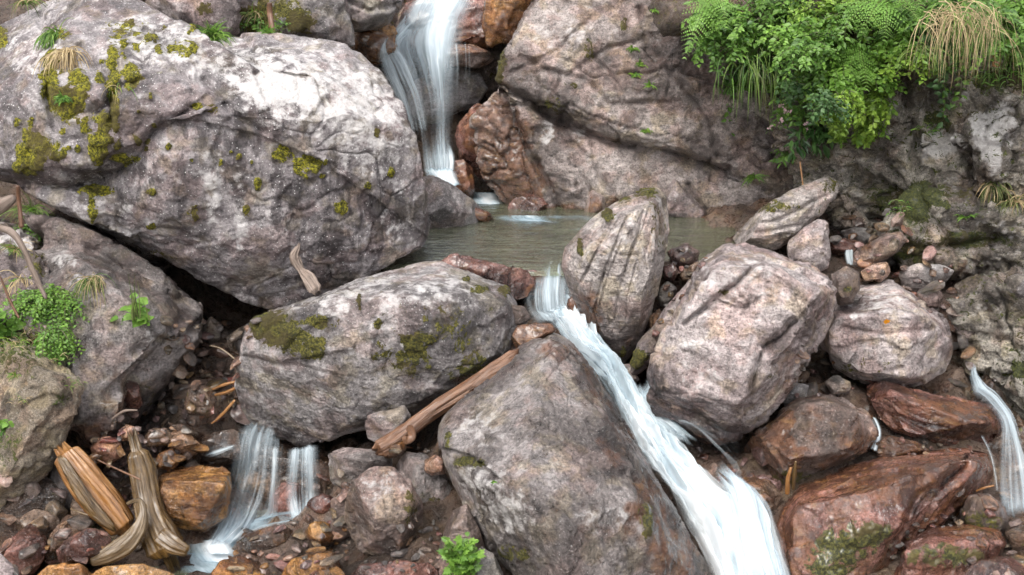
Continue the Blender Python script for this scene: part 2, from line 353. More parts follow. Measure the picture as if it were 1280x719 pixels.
# ---------------------------------------------------------------- ground (one sheet, the gorge floor and the slopes beyond)
CTL = [P(*q) for q in [
    (-150, 640, 6.3), (60, 700, 6.1), (40, 640, 6.6), (85, 620, 6.7), (110, 685, 6.15), (10, 710, 6.1), (150, 650, 6.25), (220, 600, 6.4), (240, 530, 6.9), (250, 480, 7.3), (290, 440, 7.9), (330, 420, 8.6), (150, 540, 6.9), (250, 715, 5.75), (330, 700, 5.8), (400, 690, 5.75),
    (-100, 400, 8.0), (60, 420, 7.8), (160, 420, 8.0), (200, 330, 8.9), (60, 300, 8.8),
    (470, 700, 5.5), (560, 700, 5.45), (540, 640, 5.8), (420, 640, 6.0), (470, 560, 6.7), (420, 560, 7.0), (560, 480, 7.2), (620, 560, 6.2), (700, 560, 6.1), (640, 430, 7.5),
    (720, 470, 7.3), (790, 520, 6.8), (840, 590, 6.3), (890, 650, 5.9), (930, 719, 5.5), (850, 800, 5.0), (700, 800, 4.7), (600, 800, 4.8), (400, 800, 4.9), (200, 800, 5.0),
    (370, 600, 6.95), (400, 605, 7.0), (370, 640, 6.7), (315, 600, 6.9), (330, 570, 7.0), (1240, 540, 7.2), (1262, 590, 7.0), (1230, 500, 7.4), (1290, 530, 7.1), (1285, 600, 6.9), (1215, 470, 7.5),
    (800, 480, 7.2), (930, 560, 6.6), (1000, 560, 6.5), (1010, 470, 7.2), (1000, 620, 6.1), (1100, 490, 7.05), (1180, 490, 7.0), (1100, 560, 6.6), (1200, 600, 6.2), (1260, 640, 6.0), (1150, 700, 5.6), (1060, 700, 5.6), (1280, 719, 5.4), (1100, 800, 5.0), (1300, 800, 5.0),
    (1200, 440, 7.4), (1180, 380, 7.9), (1100, 350, 8.3), (1060, 310, 8.8), (1080, 280, 9.3), (1040, 340, 8.2), (960, 400, 7.8), (870, 400, 7.9), (860, 340, 8.2), (840, 330, 8.1)]]
CTL += [Vector(q) for q in [(-1.2, 8.6, .75), (0, 8.6, .8), (1.2, 8.8, .8), (2.1, 8.8, 1.22), (-1, 9.8, .75), (0, 10, .7), (1, 10, .75), (2.25, 9.8, 1.3), (0, 11.2, .75), (.2, 8.1, .95), (.35, 7.95, .98),
    (-2.5, 9.5, 1.2), (-3.5, 8.5, 1.6), (-5, 7.5, 2.2), (-5, 5, 1.2), (-3, 12.6, 2.6), (-1, 12.6, 2.7), (1.5, 12.8, 3.0), (4, 12.2, 3.4), (5.5, 10, 3.0), (5.5, 7, 1.8), (-5, 11, 3.2), (-3, 14, 4.2), (0, 14, 4.2), (3, 14, 5.2), (6, 13, 5.4), (-7, 14, 5),
    (-6, 2, .2), (0, 2.5, -.6), (5, 2.5, -.3), (0, .5, -1.0), (-3, -1, -1), (3, -1, -1), (8, 0, 1.5), (-8, 0, 1.5), (8, 8, 5), (-8, 8, 5)]]
_C = np.array([tuple(c) for c in CTL])
def ground_z(x, y):
    x = np.asarray(x, float); y = np.asarray(y, float)
    w = np.zeros_like(x); s = np.zeros_like(x)
    for cx, cy, cz in _C:
        d = ((x - cx) ** 2 + (y - cy) ** 2 + .01) ** -2.0; w += d; s += d * cz
    z = s / w
    far = np.clip((np.maximum(np.abs(x) - 7, 0) + np.maximum(y - 13.5, 0) * .8), 0, 60)
    return z + far * .62 * (y > -20) - np.clip(-y - 1, 0, 60) * .12
def axis(a, b, st, far):
    c = list(np.arange(a, b, st)); k = st
    lo, hi = [], []
    v = a
    while v > -far: k *= 1.25; v -= k; lo.append(v)
    k = st; v = b
    while v < far: v += k; k *= 1.25; hi.append(v)
    return np.array(lo[::-1] + c + hi)
gx, gy = axis(-4.6, 4.6, .045, 90), axis(3.6, 12.6, .045, 90)
X, Y_ = np.meshgrid(gx, gy); Z = ground_z(X, Y_)
V = np.stack([X.ravel(), Y_.ravel(), Z.ravel()], 1)
inn = ((np.abs(V[:, 0]) < 9) & (V[:, 1] < 16)).astype(float)
V[:, 2] += (.10 * fbm(V * 1.3, 4)) + (.05 * chips(V * 5) + .03 * chips(V * 11)) * inn + .03 * fbm(V * 8, 3) * inn + (1 - inn) * fbm(V * .12, 4) * 3.0
nx, ny = len(gx), len(gy); I = np.arange(nx * ny).reshape(ny, nx)
F = np.stack([I[:-1, :-1], I[:-1, 1:], I[1:, 1:], I[1:, :-1]], -1).reshape(-1, 4)
me = mesh_from('ground', V, F); drift(me, V); set_attr(me, 'mask', np.zeros((len(V), 4)) + np.array([.0, 0, .25, 0]))
tag(link('ground', me, M['bed']), kind='structure')

# ---------------------------------------------------------------- bedrock walls (terrain)
# the sloping face behind the pool: an upper slab that overhangs a long crack, and the fluted foot under it
rock('rock_face', [
    H([(626, 66), (662, 34), (700, -10), (730, -90), (1120, -90), (1130, 120), (1080, 262), (1010, 262), (960, 245), (905, 217), (840, 193), (760, 169), (700, 142), (640, 124), (620, 104)], 10.3, 1.6,
      ridge=[(690, 70, .02), (740, 30, .12), (860, 60, .05), (800, 120, -.10), (905, 205, -.16), (760, 155, -.12), (950, 170, -.16), (680, 120, -.08)], lean=.42, bs=.98),
    H([(632, 108), (700, 130), (800, 160), (905, 195), (1060, 262), (1040, 300), (905, 290), (850, 286), (790, 272), (745, 280), (700, 280), (672, 250), (652, 190)], 10.38, 1.5,
      ridge=[(690, 200, -.02), (760, 245, -.16), (830, 235, -.12), (850, 268, -.14), (900, 268, -.18), (720, 262, -.12)], bs=.98),
    H([(590, 150), (622, 108), (650, 130), (680, 200), (706, 262), (690, 278), (640, 272), (612, 235), (592, 200)], 10.6, .9, ridge=[(625, 150, -.08), (650, 220, -.16), (680, 260, -.14)]),
    ], 'cliff', vox=.019, sm=3, chip=0, amp=.05, rough=.013, chp=.045, chs=.9, strata=((.42, -.1, 1), .34, .014), freq=1.1, joint=((.8, 1.0, 2.4), .03, .07),
    cracks=[([(628, 110), (655, 122), (690, 148), (760, 176), (830, 190), (905, 217), (960, 238)], 4.5, .20), ([(650, 70), (690, 90), (735, 100), (760, 130), (840, 128)], 3.5, .06), ([(735, 30), (742, 70), (770, 100), (785, 150), (800, 180)], 3, .06),
            ([(800, 10), (812, 60), (850, 100), (890, 150), (900, 200)], 4, .07), ([(838, -10), (850, 30), (905, 60), (950, 120)], 3.5, .06), ([(640, 130), (655, 180), (690, 240), (700, 270)], 4, .12), ([(700, 155), (715, 200), (745, 250)], 3, .07),
            ([(740, 180), (750, 220), (780, 262)], 3, .08), ([(860, 230), (880, 262), (930, 290)], 3, .08), ([(905, 150), (930, 190), (970, 225)], 3, .05), ([(700, 100), (760, 60), (800, 50)], 3, .04), ([(640, 90), (700, 60), (740, 20)], 3, .04), ([(862, 95), (915, 110), (960, 160)], 3, .05)],
    ledges=[([(628, 110), (655, 122), (690, 148), (760, 176), (830, 190), (905, 217)], 20, .07)],
    spots=[('lichen', 683, 165, 9, 16, .55), ('lichen', 725, 170, 10, 12, .5), ('moss', 626, 75, 7, 22, 1.1), ('moss', 624, 98, 6, 8, 1.0), ('moss', 780, 30, 5, 14, .7), ('moss', 690, 130, 14, 10, .6), ('moss', 735, 60, 8, 20, .5), ('moss', 715, 105, 10, 6, .55),
           ('rust', 655, 240, 30, 45, .9), ('rust', 625, 190, 38, 70, 1.0), ('rust', 760, 260, 30, 18, .5), ('dark', 720, 215, 25, 40, .35), ('dark', 860, 60, 50, 60, .45), ('rust', 700, 265, 30, 12, .7), ('lichen', 700, 45, 40, 25, .3)],
    base=(.0, .06, .10, .10), up=(.0, .15, 0, 0), kind='structure', seed=3)
# the shaded wall under the bank of plants
rock('cliff', [
    H([(960, 120), (1000, 60), (1050, -10), (1400, -60), (1500, 150), (1450, 430), (1290, 420), (1230, 350), (1180, 330), (1120, 330), (1060, 300), (1000, 235)], 9.5, 1.8,
      ridge=[(1180, 100, -.6), (1260, 60, -1.3), (1280, 200, -1.25), (1180, 230, -.5), (1150, 320, -.6), (1240, 330, -1.1), (1060, 230, -.15), (1110, 280, -.5), (1090, 100, -.3)], lean=-.05, bs=1.0),
    H([(1185, 175), (1215, 140), (1290, 100), (1400, 120), (1400, 300), (1290, 260), (1225, 240)], 8.35, 1.2, fr=.2),
    H([(1140, 160), (1165, 140), (1190, 170), (1198, 195), (1160, 205), (1140, 195)], 8.75, .6, fr=.15),
    H([(1100, 300), (1130, 250), (1190, 235), (1270, 250), (1330, 300), (1330, 350), (1230, 352), (1150, 345)], 8.35, 1.2, fr=.2),
    H([(1030, 235), (1060, 215), (1110, 225), (1120, 270), (1085, 290), (1050, 280)], 9.1, .8, fr=.15),
    H([(1192, 400), (1215, 362), (1245, 345), (1400, 330), (1420, 700), (1290, 580), (1262, 530), (1230, 490), (1205, 450)], 7.35, 1.4, ridge=[(1250, 400, -.3), (1280, 480, -.45), (1330, 420, -.5), (1262, 360, -.2)], bs=.95),
    ], 'darkcliff', vox=.022, sm=2, chip=0, amp=.12, rough=.022, chp=.10, chs=2.4, strata=((.6, .1, 1), .26, .045), freq=1.2, joint=((2.2, 2, 2.8), .05, .07),
    cracks=[([(1195, 180), (1215, 225), (1225, 260)], 4, .15), ([(1060, 215), (1110, 240), (1180, 240), (1260, 255)], 4, .12), ([(1130, 100), (1140, 170), (1150, 230)], 5, .12), ([(1250, 350), (1262, 430), (1290, 480)], 3, .08), ([(1200, 432), (1250, 425), (1290, 445)], 3, .08), ([(1100, 300), (1170, 310), (1250, 300)], 4, .1), ([(1150, 250), (1180, 290), (1190, 340)], 3, .08)],
    spots=[('lichen', 1180, 180, 22, 22, .75), ('lichen', 1245, 150, 30, 32, .6), ('lichen', 1240, 190, 14, 26, .85), ('lichen', 1206, 120, 6, 8, .9), ('lichen', 1222, 165, 8, 26, .7), ('lichen', 1160, 185, 12, 18, .5), ('moss', 1150, 255, 26, 30, .8), ('moss', 1110, 250, 30, 20, .55), ('moss', 1170, 150, 18, 20, .6), ('moss', 1250, 100, 40, 14, .8), ('moss', 1215, 300, 60, 10, .6), ('moss', 1255, 250, 14, 10, .9), ('moss', 1265, 460, 20, 14, .6),
           ('lichen', 1100, 140, 26, 30, .35), ('lichen', 1250, 290, 30, 14, .35), ('moss', 1135, 310, 30, 24, .55), ('dark', 1130, 130, 40, 40, .4), ('rust', 1190, 330, 40, 14, .3)],
    base=(.20, .14, .08, .05), up=(.35, .1, 0, 0), kind='structure', seed=5)
# the earth bank the plants grow from, and the bedrock above and behind the falls
rock('bank', [H([(820, 30), (860, 10), (940, 60), (1000, 100), (1100, 90), (1180, 40), (1300, 60), (1450, 40), (1450, -260), (820, -260)], 9.6, 2.4, ridge=[(1000, 30, -.5), (1250, 0, -1.3), (1100, 20, -.7), (1100, -120, .2)], lean=.9)],
     'bed', vox=.05, sm=4, chip=0, amp=.15, rough=.05, chp=.05, base=(.25, 0, 0, 0), kind='structure', seed=8)
# bedrock apron at the foot of the great boulder
rock('bedrock', [
    H([(-60, 300), (60, 292), (125, 300), (175, 325), (225, 370), (250, 398), (246, 425), (215, 470), (170, 500), (150, 560), (95, 570), (60, 560), (-60, 560)], 6.95, 2.0,
      ridge=[(90, 320, -.05), (150, 360, -.30), (200, 420, -.30), (110, 440, -.42), (100, 530, -.55), (40, 400, -.35)], lean=.95, bs=.95),
    H([(95, 500), (165, 485), (160, 545), (125, 575), (90, 560)], 6.6, .8, fr=.15),
    H([(20, 262), (70, 272), (125, 290), (185, 330), (250, 385), (252, 405), (200, 400), (120, 350), (60, 310)], 7.35, 1.2, fr=.05)],
    'damp', vox=.02, sm=5, chip=0, amp=.06, rough=.014, chp=.03, chs=3, freq=1.4, strata=((-.6, .2, 1), .3, .02),
    cracks=[([(110, 310), (150, 335), (140, 345)], 4, .08), ([(170, 440), (205, 425), (235, 390), (225, 372)], 6, .07), ([(60, 440), (75, 480), (90, 520)], 4, .1)],
    ledges=[([(165, 480), (190, 450), (212, 425), (246, 400)], 26, .14)],
    spots=[('rust', 110, 560, 70, 30, .55), ('rust', 150, 500, 40, 40, .35), ('lichen', 80, 325, 20, 12, .5), ('lichen', 95, 350, 16, 12, .5), ('dark', 110, 420, 30, 50, .5), ('lichen', 190, 425, 8, 12, .6), ('moss', 180, 500, 16, 30, .35)],
    base=(.0, .02, .08, .05), kind='structure', seed=13)
rock('bedrock', [H([(-80, 262), (10, 282), (46, 300), (78, 360), (92, 440), (70, 480), (-80, 480)], 6.6, 1.4, fr=.06, lean=1.0, bs=1.0)], 'pink', vox=.015, sm=3, chip=0, amp=.04, rough=.016, chp=.03, chs=3, strata=((-.8, .2, .6), .2, .03), joint=((1, 1, 2), .03, .04),
     cracks=[([(10, 300), (30, 350), (60, 400)], 5, .06), ([(50, 310), (62, 380), (70, 430)], 4, .06)], spots=[('moss', 20, 430, 40, 30, .6), ('moss', 55, 330, 20, 30, .4), ('lichen', 20, 300, 30, 20, .5)], base=(.1, .1, 0, .05), kind='structure', seed=14)
# hillside bedrock above the falls, behind everything
rock('hillside', [H([(-200, 40), (300, 60), (520, 70), (640, 60), (760, 20), (900, 40), (900, -300), (-200, -300)], 13.4, 2.5, fr=.4, lean=.3), H([(480, 60), (540, -60), (660, -60), (690, 20), (650, 90), (600, 130), (560, 240), (620, 300), (500, 300), (470, 150)], 12.3, 1.6, fr=.1)],
     'brown', vox=.06, sm=3, chip=0, amp=.2, rough=.05, chp=.12, chs=1.5, base=(.25, 0, .15, .2), kind='structure', seed=9)

# ---------------------------------------------------------------- the boulders
rock('boulder', [
    H([(14, 222), (30, 232), (75, 245), (120, 266), (165, 300), (215, 331), (260, 355), (300, 373), (335, 387), (385, 381), (430, 350), (480, 331), (535, 315), (550, 298), (553, 275), (536, 225), (521, 175), (503, 130), (482, 94), (452, 66), (415, 51), (340, 41), (285, 46), (200, 60), (100, 100), (40, 150)], 7.75, 1.7,
      ridge=[(245, 150, -.62), (330, 165, -.66), (400, 196, -.62), (470, 245, -.55), (528, 288, -.22), (300, 340, -.50), (380, 362, -.42), (200, 290, -.45), (440, 335, -.35), (345, 100, -.25), (500, 215, -.25), (150, 235, -.42), (70, 232, -.2), (130, 175, -.46)], lean=.42, bs=.86),
    H([(-70, 60), (-10, 32), (28, 16), (60, 16), (70, 2), (110, -30), (150, -18), (200, 22), (255, 56), (332, 90), (330, 110), (290, 132), (240, 134), (180, 190), (120, 235), (70, 245), (10, 228), (-50, 210)], 7.55, 1.6,
      ridge=[(228, 122, -.50), (165, 175, -.42), (115, 205, -.38), (20, 210, -.30), (60, 60, -.30), (150, 50, -.25), (250, 90, -.45)], lean=.35, bs=.9),
    H([(20, 225), (75, 240), (140, 235), (180, 280), (165, 300), (120, 268), (75, 248), (30, 238)], 7.45, 1.2, fr=.12)],
    'giant', vox=.017, sm=2, chip=14, amp=.028, rough=.011, joint=((.9, 1.0, 1.6), .02, .03), chp=.020, chs=2.2, freq=1.2, strata=((.45, .1, 1), .30, .006),
    cracks=[([(0, 228), (60, 236), (120, 226), (160, 206), (190, 165), (238, 133)], 5, .05), ([(165, 60), (190, 95), (150, 110), (120, 140)], 5, .07), ([(50, 20), (62, 60), (58, 110), (70, 160)], 6, .09), ([(300, 70), (340, 88), (385, 96)], 2.5, .06), ([(255, 100), (290, 140), (330, 165)], 4, .05), ([(100, 60), (135, 100), (140, 150)], 5, .07), ([(320, 90), (330, 115), (342, 140)], 3, .03), ([(200, 40), (215, 80), (240, 110)], 3, .03)],
    ledges=[([(-40, 225), (60, 238), (120, 226), (160, 206), (190, 165), (238, 133)], 40, .05), ([(245, 150), (330, 172), (400, 200), (470, 250), (525, 290)], 40, .05)],
    spots=[('moss', 204, 35, 3.3, 4.5, 1.05), ('moss', 151, 61, 2.7, 2.7, 0.89), ('moss', 197, 61, 6.0, 7.3, 1.06), ('moss', 213, 62, 3.0, 3.9, 1.10), ('moss', 156, 56, 4.8, 6.5, 0.92), ('moss', 236, 41, 2.6, 3.9, 1.15), ('moss', 242, 36, 5.0, 7.9, 0.98), ('moss', 237, 20, 5.8, 4.9, 0.89), ('moss', 193, 49, 5.9, 6.1, 1.00), ('moss', 185, 47, 3.9, 5.2, 1.16), ('moss', 242, 62, 4.9, 8.7, 1.07), ('moss', 236, 68, 3.1, 5.2, 1.03), ('moss', 171, 60, 5.0, 6.7, 0.91), ('moss', 235, 69, 2.7, 2.2, 1.12), ('moss', 165, 31, 3.9, 6.1, 1.15), ('moss', 211, 17, 2.7, 4.0, 0.93), ('moss', 147, 182, 5.6, 10.0, 0.92), ('moss', 97, 152, 2.8, 2.5, 0.96), ('moss', 40, 152, 4.6, 7.7, 0.93), ('moss', 136, 174, 5.9, 7.1, 1.01), ('moss', 97, 186, 4.8, 6.6, 1.18), ('moss', 76, 196, 4.3, 4.1, 0.92), ('moss', 87, 185, 5.9, 4.2, 0.97), ('moss', 22, 190, 4.5, 6.3, 0.82), ('moss', 80, 194, 4.7, 5.1, 1.08), ('moss', 22, 153, 5.1, 7.3, 1.19), ('moss', 79, 188, 3.4, 3.6, 0.95), ('moss', 67, 188, 3.6, 3.7, 0.95), ('moss', 23, 187, 5.2, 7.8, 0.92), ('moss', 124, 165, 3.3, 3.0, 0.97), ('moss', 33, 170, 4.9, 5.3, 1.13), ('moss', 131, 161, 4.0, 4.3, 1.06), ('moss', 78, 164, 5.6, 4.7, 1.01), ('moss', 124, 204, 3.2, 2.9, 0.91), ('moss', 148, 100, 5.3, 5.8, 0.85), ('moss', 157, 73, 3.5, 3.8, 0.97), ('moss', 134, 106, 4.0, 3.5, 0.80), ('moss', 162, 109, 5.8, 6.8, 1.18), ('moss', 123, 97, 5.7, 9.3, 1.07), ('moss', 127, 77, 4.3, 4.1, 0.83), ('moss', 127, 100, 4.6, 3.4, 1.16), ('moss', 165, 104, 4.9, 8.3, 1.03), ('moss', 154, 68, 2.5, 2.6, 1.07), ('moss', 134, 106, 4.3, 6.0, 0.94), ('moss', 408, 203, 3.4, 5.3, 0.94), ('moss', 382, 220, 3.2, 2.8, 1.12), ('moss', 404, 221, 5.7, 4.1, 1.05), ('moss', 343, 193, 5.5, 5.5, 1.01), ('moss', 377, 218, 4.0, 2.8, 0.82), ('moss', 349, 183, 2.9, 5.2, 1.14), ('moss', 380, 195, 2.8, 2.9, 0.94), ('moss', 386, 198, 4.8, 4.3, 0.93), ('moss', 384, 215, 2.9, 3.3, 0.83), ('moss', 369, 210, 3.1, 4.9, 0.95), ('moss', 389, 201, 5.3, 5.9, 1.00), ('moss', 373, 214, 5.0, 6.0, 0.90), ('moss', 299, 197, 4.4, 5.1, 0.97), ('moss', 323, 231, 5.6, 9.4, 1.12), ('moss', 276, 203, 3.4, 5.4, 1.06), ('moss', 309, 263, 5.6, 8.4, 1.03), ('moss', 288, 190, 2.9, 2.5, 1.11), ('moss', 239, 200, 2.7, 4.4, 0.87), ('moss', 314, 203, 2.6, 4.2, 1.07), ('moss', 107, 106, 5.4, 8.6, 0.81), ('moss', 85, 117, 5.2, 4.2, 1.10), ('moss', 63, 85, 5.8, 7.6, 1.13), ('moss', 68, 79, 3.3, 4.6, 1.10), ('moss', 78, 91, 3.9, 4.2, 0.97), ('moss', 85, 137, 2.8, 3.2, 1.10), ('moss', 94, 120, 3.1, 4.4, 1.01), ('moss', 92, 131, 4.2, 3.6, 0.84), ('moss', 105, 101, 5.1, 6.1, 1.09), ('moss', 73, 75, 3.2, 4.2, 0.93), ('moss', 184, 186, 3.3, 3.4, 1.08), ('moss', 192, 156, 3.9, 3.9, 0.89), ('moss', 173, 140, 2.6, 2.3, 0.94), ('moss', 188, 121, 3.6, 6.5, 0.99), ('moss', 173, 176, 4.6, 7.4, 1.02), ('moss', 186, 178, 4.2, 4.8, 1.09), ('dark', 300, 230, 8, 60, 0.58), ('dark', 345, 240, 10, 50, 0.58), ('dark', 180, 230, 9, 50, 0.58), ('dark', 225, 230, 8, 60, 0.58), ('dark', 460, 270, 20, 30, 0.58), ('dark', 410, 290, 16, 40, 0.58), ('dark', 500, 250, 10, 30, 0.58), ('dark', 370, 130, 7, 30, 0.58), ('dark', 330, 100, 6, 25, 0.58), ('dark', 280, 200, 14, 40, 0.58), ('dark', 150, 260, 10, 30, 0.58), ('lichen', 400, 120, 110, 55, .48), ('lichen', 300, 80, 70, 36, .36), ('lichen', 190, 50, 70, 40, .36), ('lichen', 40, 60, 45, 30, .30), ('lichen', 340, 110, 45, 22, .5), ('lichen', 470, 180, 50, 60, .30), ('lichen', 120, 260, 60, 60, .2), ('lichen', 265, 240, 14, 55, .5), ('lichen', 300, 270, 10, 60, .4), ('lichen', 500, 290, 34, 20, .2),
           ('dark', 300, 190, 12, 70, 0.65), ('dark', 335, 170, 30, 50, 0.58), ('dark', 360, 250, 18, 60, 0.50), ('dark', 420, 220, 40, 50, 0.54), ('dark', 440, 300, 60, 30, 0.43), ('dark', 200, 200, 20, 70, 0.36), ('dark', 250, 160, 30, 30, 0.43), ('dark', 60, 220, 60, 14, 0.65), ('dark', 135, 215, 40, 12, 0.65), ('dark', 65, 40, 14, 30, 0.58), ('dark', 330, 120, 12, 26, 0.43), ('dark', 480, 260, 40, 40, 0.36), ('dark', 400, 350, 60, 20, 0.43), ('dark', 125, 135, 30, 10, 0.58),
           ('moss', 62, 95, 12, 45, 1.1), ('moss', 85, 130, 22, 24, 1.25), ('moss', 98, 100, 12, 18, .9), ('moss', 140, 75, 10, 24, .95), ('moss', 142, 118, 8, 36, 1.15), ('moss', 128, 150, 12, 14, .9), ('moss', 125, 185, 12, 30, 1.05), ('moss', 145, 150, 8, 20, .95), ('moss', 45, 185, 30, 22, .95), ('moss', 30, 205, 20, 16, .9), ('moss', 108, 158, 8, 12, .8), ('moss', 3, 48, 8, 16, 1.1), ('moss', 165, 92, 14, 12, .85), ('moss', 245, 132, 8, 6, 1.1), ('moss', 263, 135, 8, 6, 1.0), ('moss', 160, 200, 20, 9, .85), ('moss', 120, 238, 24, 9, .95), ('moss', 210, 183, 5, 5, 1.3), ('moss', 350, 192, 16, 12, .95), ('moss', 385, 205, 22, 10, .7), ('moss', 395, 212, 6, 8, 1.0), ('moss', 426, 258, 10, 11, 1.15), ('moss', 240, 262, 8, 14, .8), ('moss', 190, 283, 6, 6, 1.3), ('moss', 115, 262, 6, 26, .8), ('moss', 130, 240, 6, 6, 1), ('moss', 190, 240, 6, 5, 1.2), ('moss', 192, 238, 4, 4, 1), ('moss', 471, 166, 6, 6, 1.4), ('moss', 490, 217, 6, 6, 1.3), ('moss', 460, 232, 5, 5, 1.2), ('moss', 80, 45, 12, 10, .8), ('moss', 230, 60, 24, 12, .55), ('moss', 160, 40, 30, 20, .5), ('moss', 180, 320, 40, 8, .6), ('rust', 80, 340, 30, 20, .4)],
    base=(.0, .04, .0, .16), up=(.05, .14, 0, 0), label='huge lichen-spotted grey boulder with yellow-green moss, the biggest rock beside the falls', seed=21)

rock('boulder', [H([(292, 482), (304, 425), (322, 398), (372, 376), (420, 364), (470, 349), (520, 326), (548, 324), (600, 344), (632, 358), (646, 380), (648, 412), (638, 442), (600, 470), (560, 498), (500, 522), (430, 540), (380, 556), (342, 566), (318, 548), (298, 512)], 6.55, 1.3,
      ridge=[(312, 412, -.42), (345, 402, -.55), (420, 400, -.62), (500, 392, -.60), (590, 384, -.42), (630, 385, -.1), (345, 545, -.32), (420, 515, -.45), (500, 490, -.45), (590, 450, -.35), (300, 480, -.22), (430, 460, -.66)], lean=.55, bs=.85)],
    'grey', vox=.013, sm=2, chip=8, amp=.022, rough=.009, chp=.018, chs=2.6, joint=((1.2, 1.2, 2.2), .016, .016), strata=((.3, .1, 1), .22, .004),
    cracks=[([(480, 378), (500, 392), (520, 402)], 2.5, .02), ([(300, 445), (360, 455), (420, 470)], 2.5, .015), ([(400, 380), (430, 372), (520, 362)], 3, .02)],
    ledges=[([(305, 444), (330, 448), (352, 452), (420, 440)], 40, .035)],
    spots=[('moss', 345, 408, 34, 22, .95), ('moss', 380, 430, 36, 18, .85), ('moss', 325, 410, 14, 12, 1.0), ('moss', 400, 402, 26, 12, .7), ('moss', 520, 425, 26, 14, .85), ('moss', 515, 450, 28, 20, .75), ('moss', 475, 440, 14, 22, .5), ('moss', 470, 403, 8, 8, .9), ('moss', 600, 362, 14, 6, .9), ('moss', 583, 350, 5, 4, 1.1), ('moss', 450, 378, 3, 12, 1.0), ('moss', 590, 460, 30, 30, .65), ('moss', 560, 410, 30, 30, .4), ('moss', 630, 362, 10, 8, .8),
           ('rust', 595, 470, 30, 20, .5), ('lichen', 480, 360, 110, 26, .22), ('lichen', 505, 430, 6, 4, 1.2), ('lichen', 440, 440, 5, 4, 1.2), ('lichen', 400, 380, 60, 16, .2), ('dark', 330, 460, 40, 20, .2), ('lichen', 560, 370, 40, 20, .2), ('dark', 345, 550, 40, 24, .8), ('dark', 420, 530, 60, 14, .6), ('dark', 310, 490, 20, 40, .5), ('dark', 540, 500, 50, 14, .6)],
    base=(.05, .08, .0, .0), up=(.0, .1, 0, 0), label='wide grey boulder with brown moss patches lying under the huge lichen-spotted boulder', seed=22)

rock('boulder', [H([(690, 417), (665, 424), (640, 442), (598, 485), (560, 512), (550, 530), (552, 572), (570, 612), (592, 645), (630, 719), (660, 800), (900, 800), (886, 719), (860, 668), (828, 618), (797, 570), (776, 520), (742, 462), (716, 430)], 5.45, 1.2,
      ridge=[(685, 440, -.08), (570, 545, -.22), (640, 600, -.52), (700, 700, -.75), (740, 800, -.8), (720, 520, -.42), (790, 620, -.40), (850, 730, -.42), (600, 560, -.36)], lean=.62, bs=.8)],
    'damp', vox=.0115, sm=2, chip=8, amp=.020, rough=.010, chp=.022, chs=2.6, joint=((2.2, 1.2, 1.3), .016, .016), strata=((1, .1, .6), .22, .012),
    cracks=[([(735, 582), (765, 590), (800, 600)], 2.5, .02), ([(563, 570), (600, 582), (625, 598)], 6, .03), ([(705, 560), (730, 590), (750, 600)], 3, .02), ([(700, 470), (720, 500), (770, 500)], 3, .015)],
    ledges=[([(556, 560), (590, 568), (622, 596)], 26, .07), ([(625, 600), (665, 660), (700, 719)], 20, .0)],
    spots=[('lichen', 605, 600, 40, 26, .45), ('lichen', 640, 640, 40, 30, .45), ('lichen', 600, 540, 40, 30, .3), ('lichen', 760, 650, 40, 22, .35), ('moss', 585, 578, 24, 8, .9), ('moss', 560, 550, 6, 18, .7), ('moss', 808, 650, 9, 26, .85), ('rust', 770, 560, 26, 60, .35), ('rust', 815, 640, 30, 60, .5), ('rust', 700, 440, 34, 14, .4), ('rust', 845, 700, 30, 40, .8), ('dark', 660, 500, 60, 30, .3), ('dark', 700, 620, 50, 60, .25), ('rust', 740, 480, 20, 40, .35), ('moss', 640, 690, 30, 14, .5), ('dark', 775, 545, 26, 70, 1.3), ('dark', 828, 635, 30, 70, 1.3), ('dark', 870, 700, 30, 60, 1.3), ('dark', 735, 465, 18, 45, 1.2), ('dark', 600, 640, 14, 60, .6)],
    base=(.0, .06, .08, .05), label='tall grey-brown boulder with a pointed top at the bottom edge, beside the white chute', seed=23)

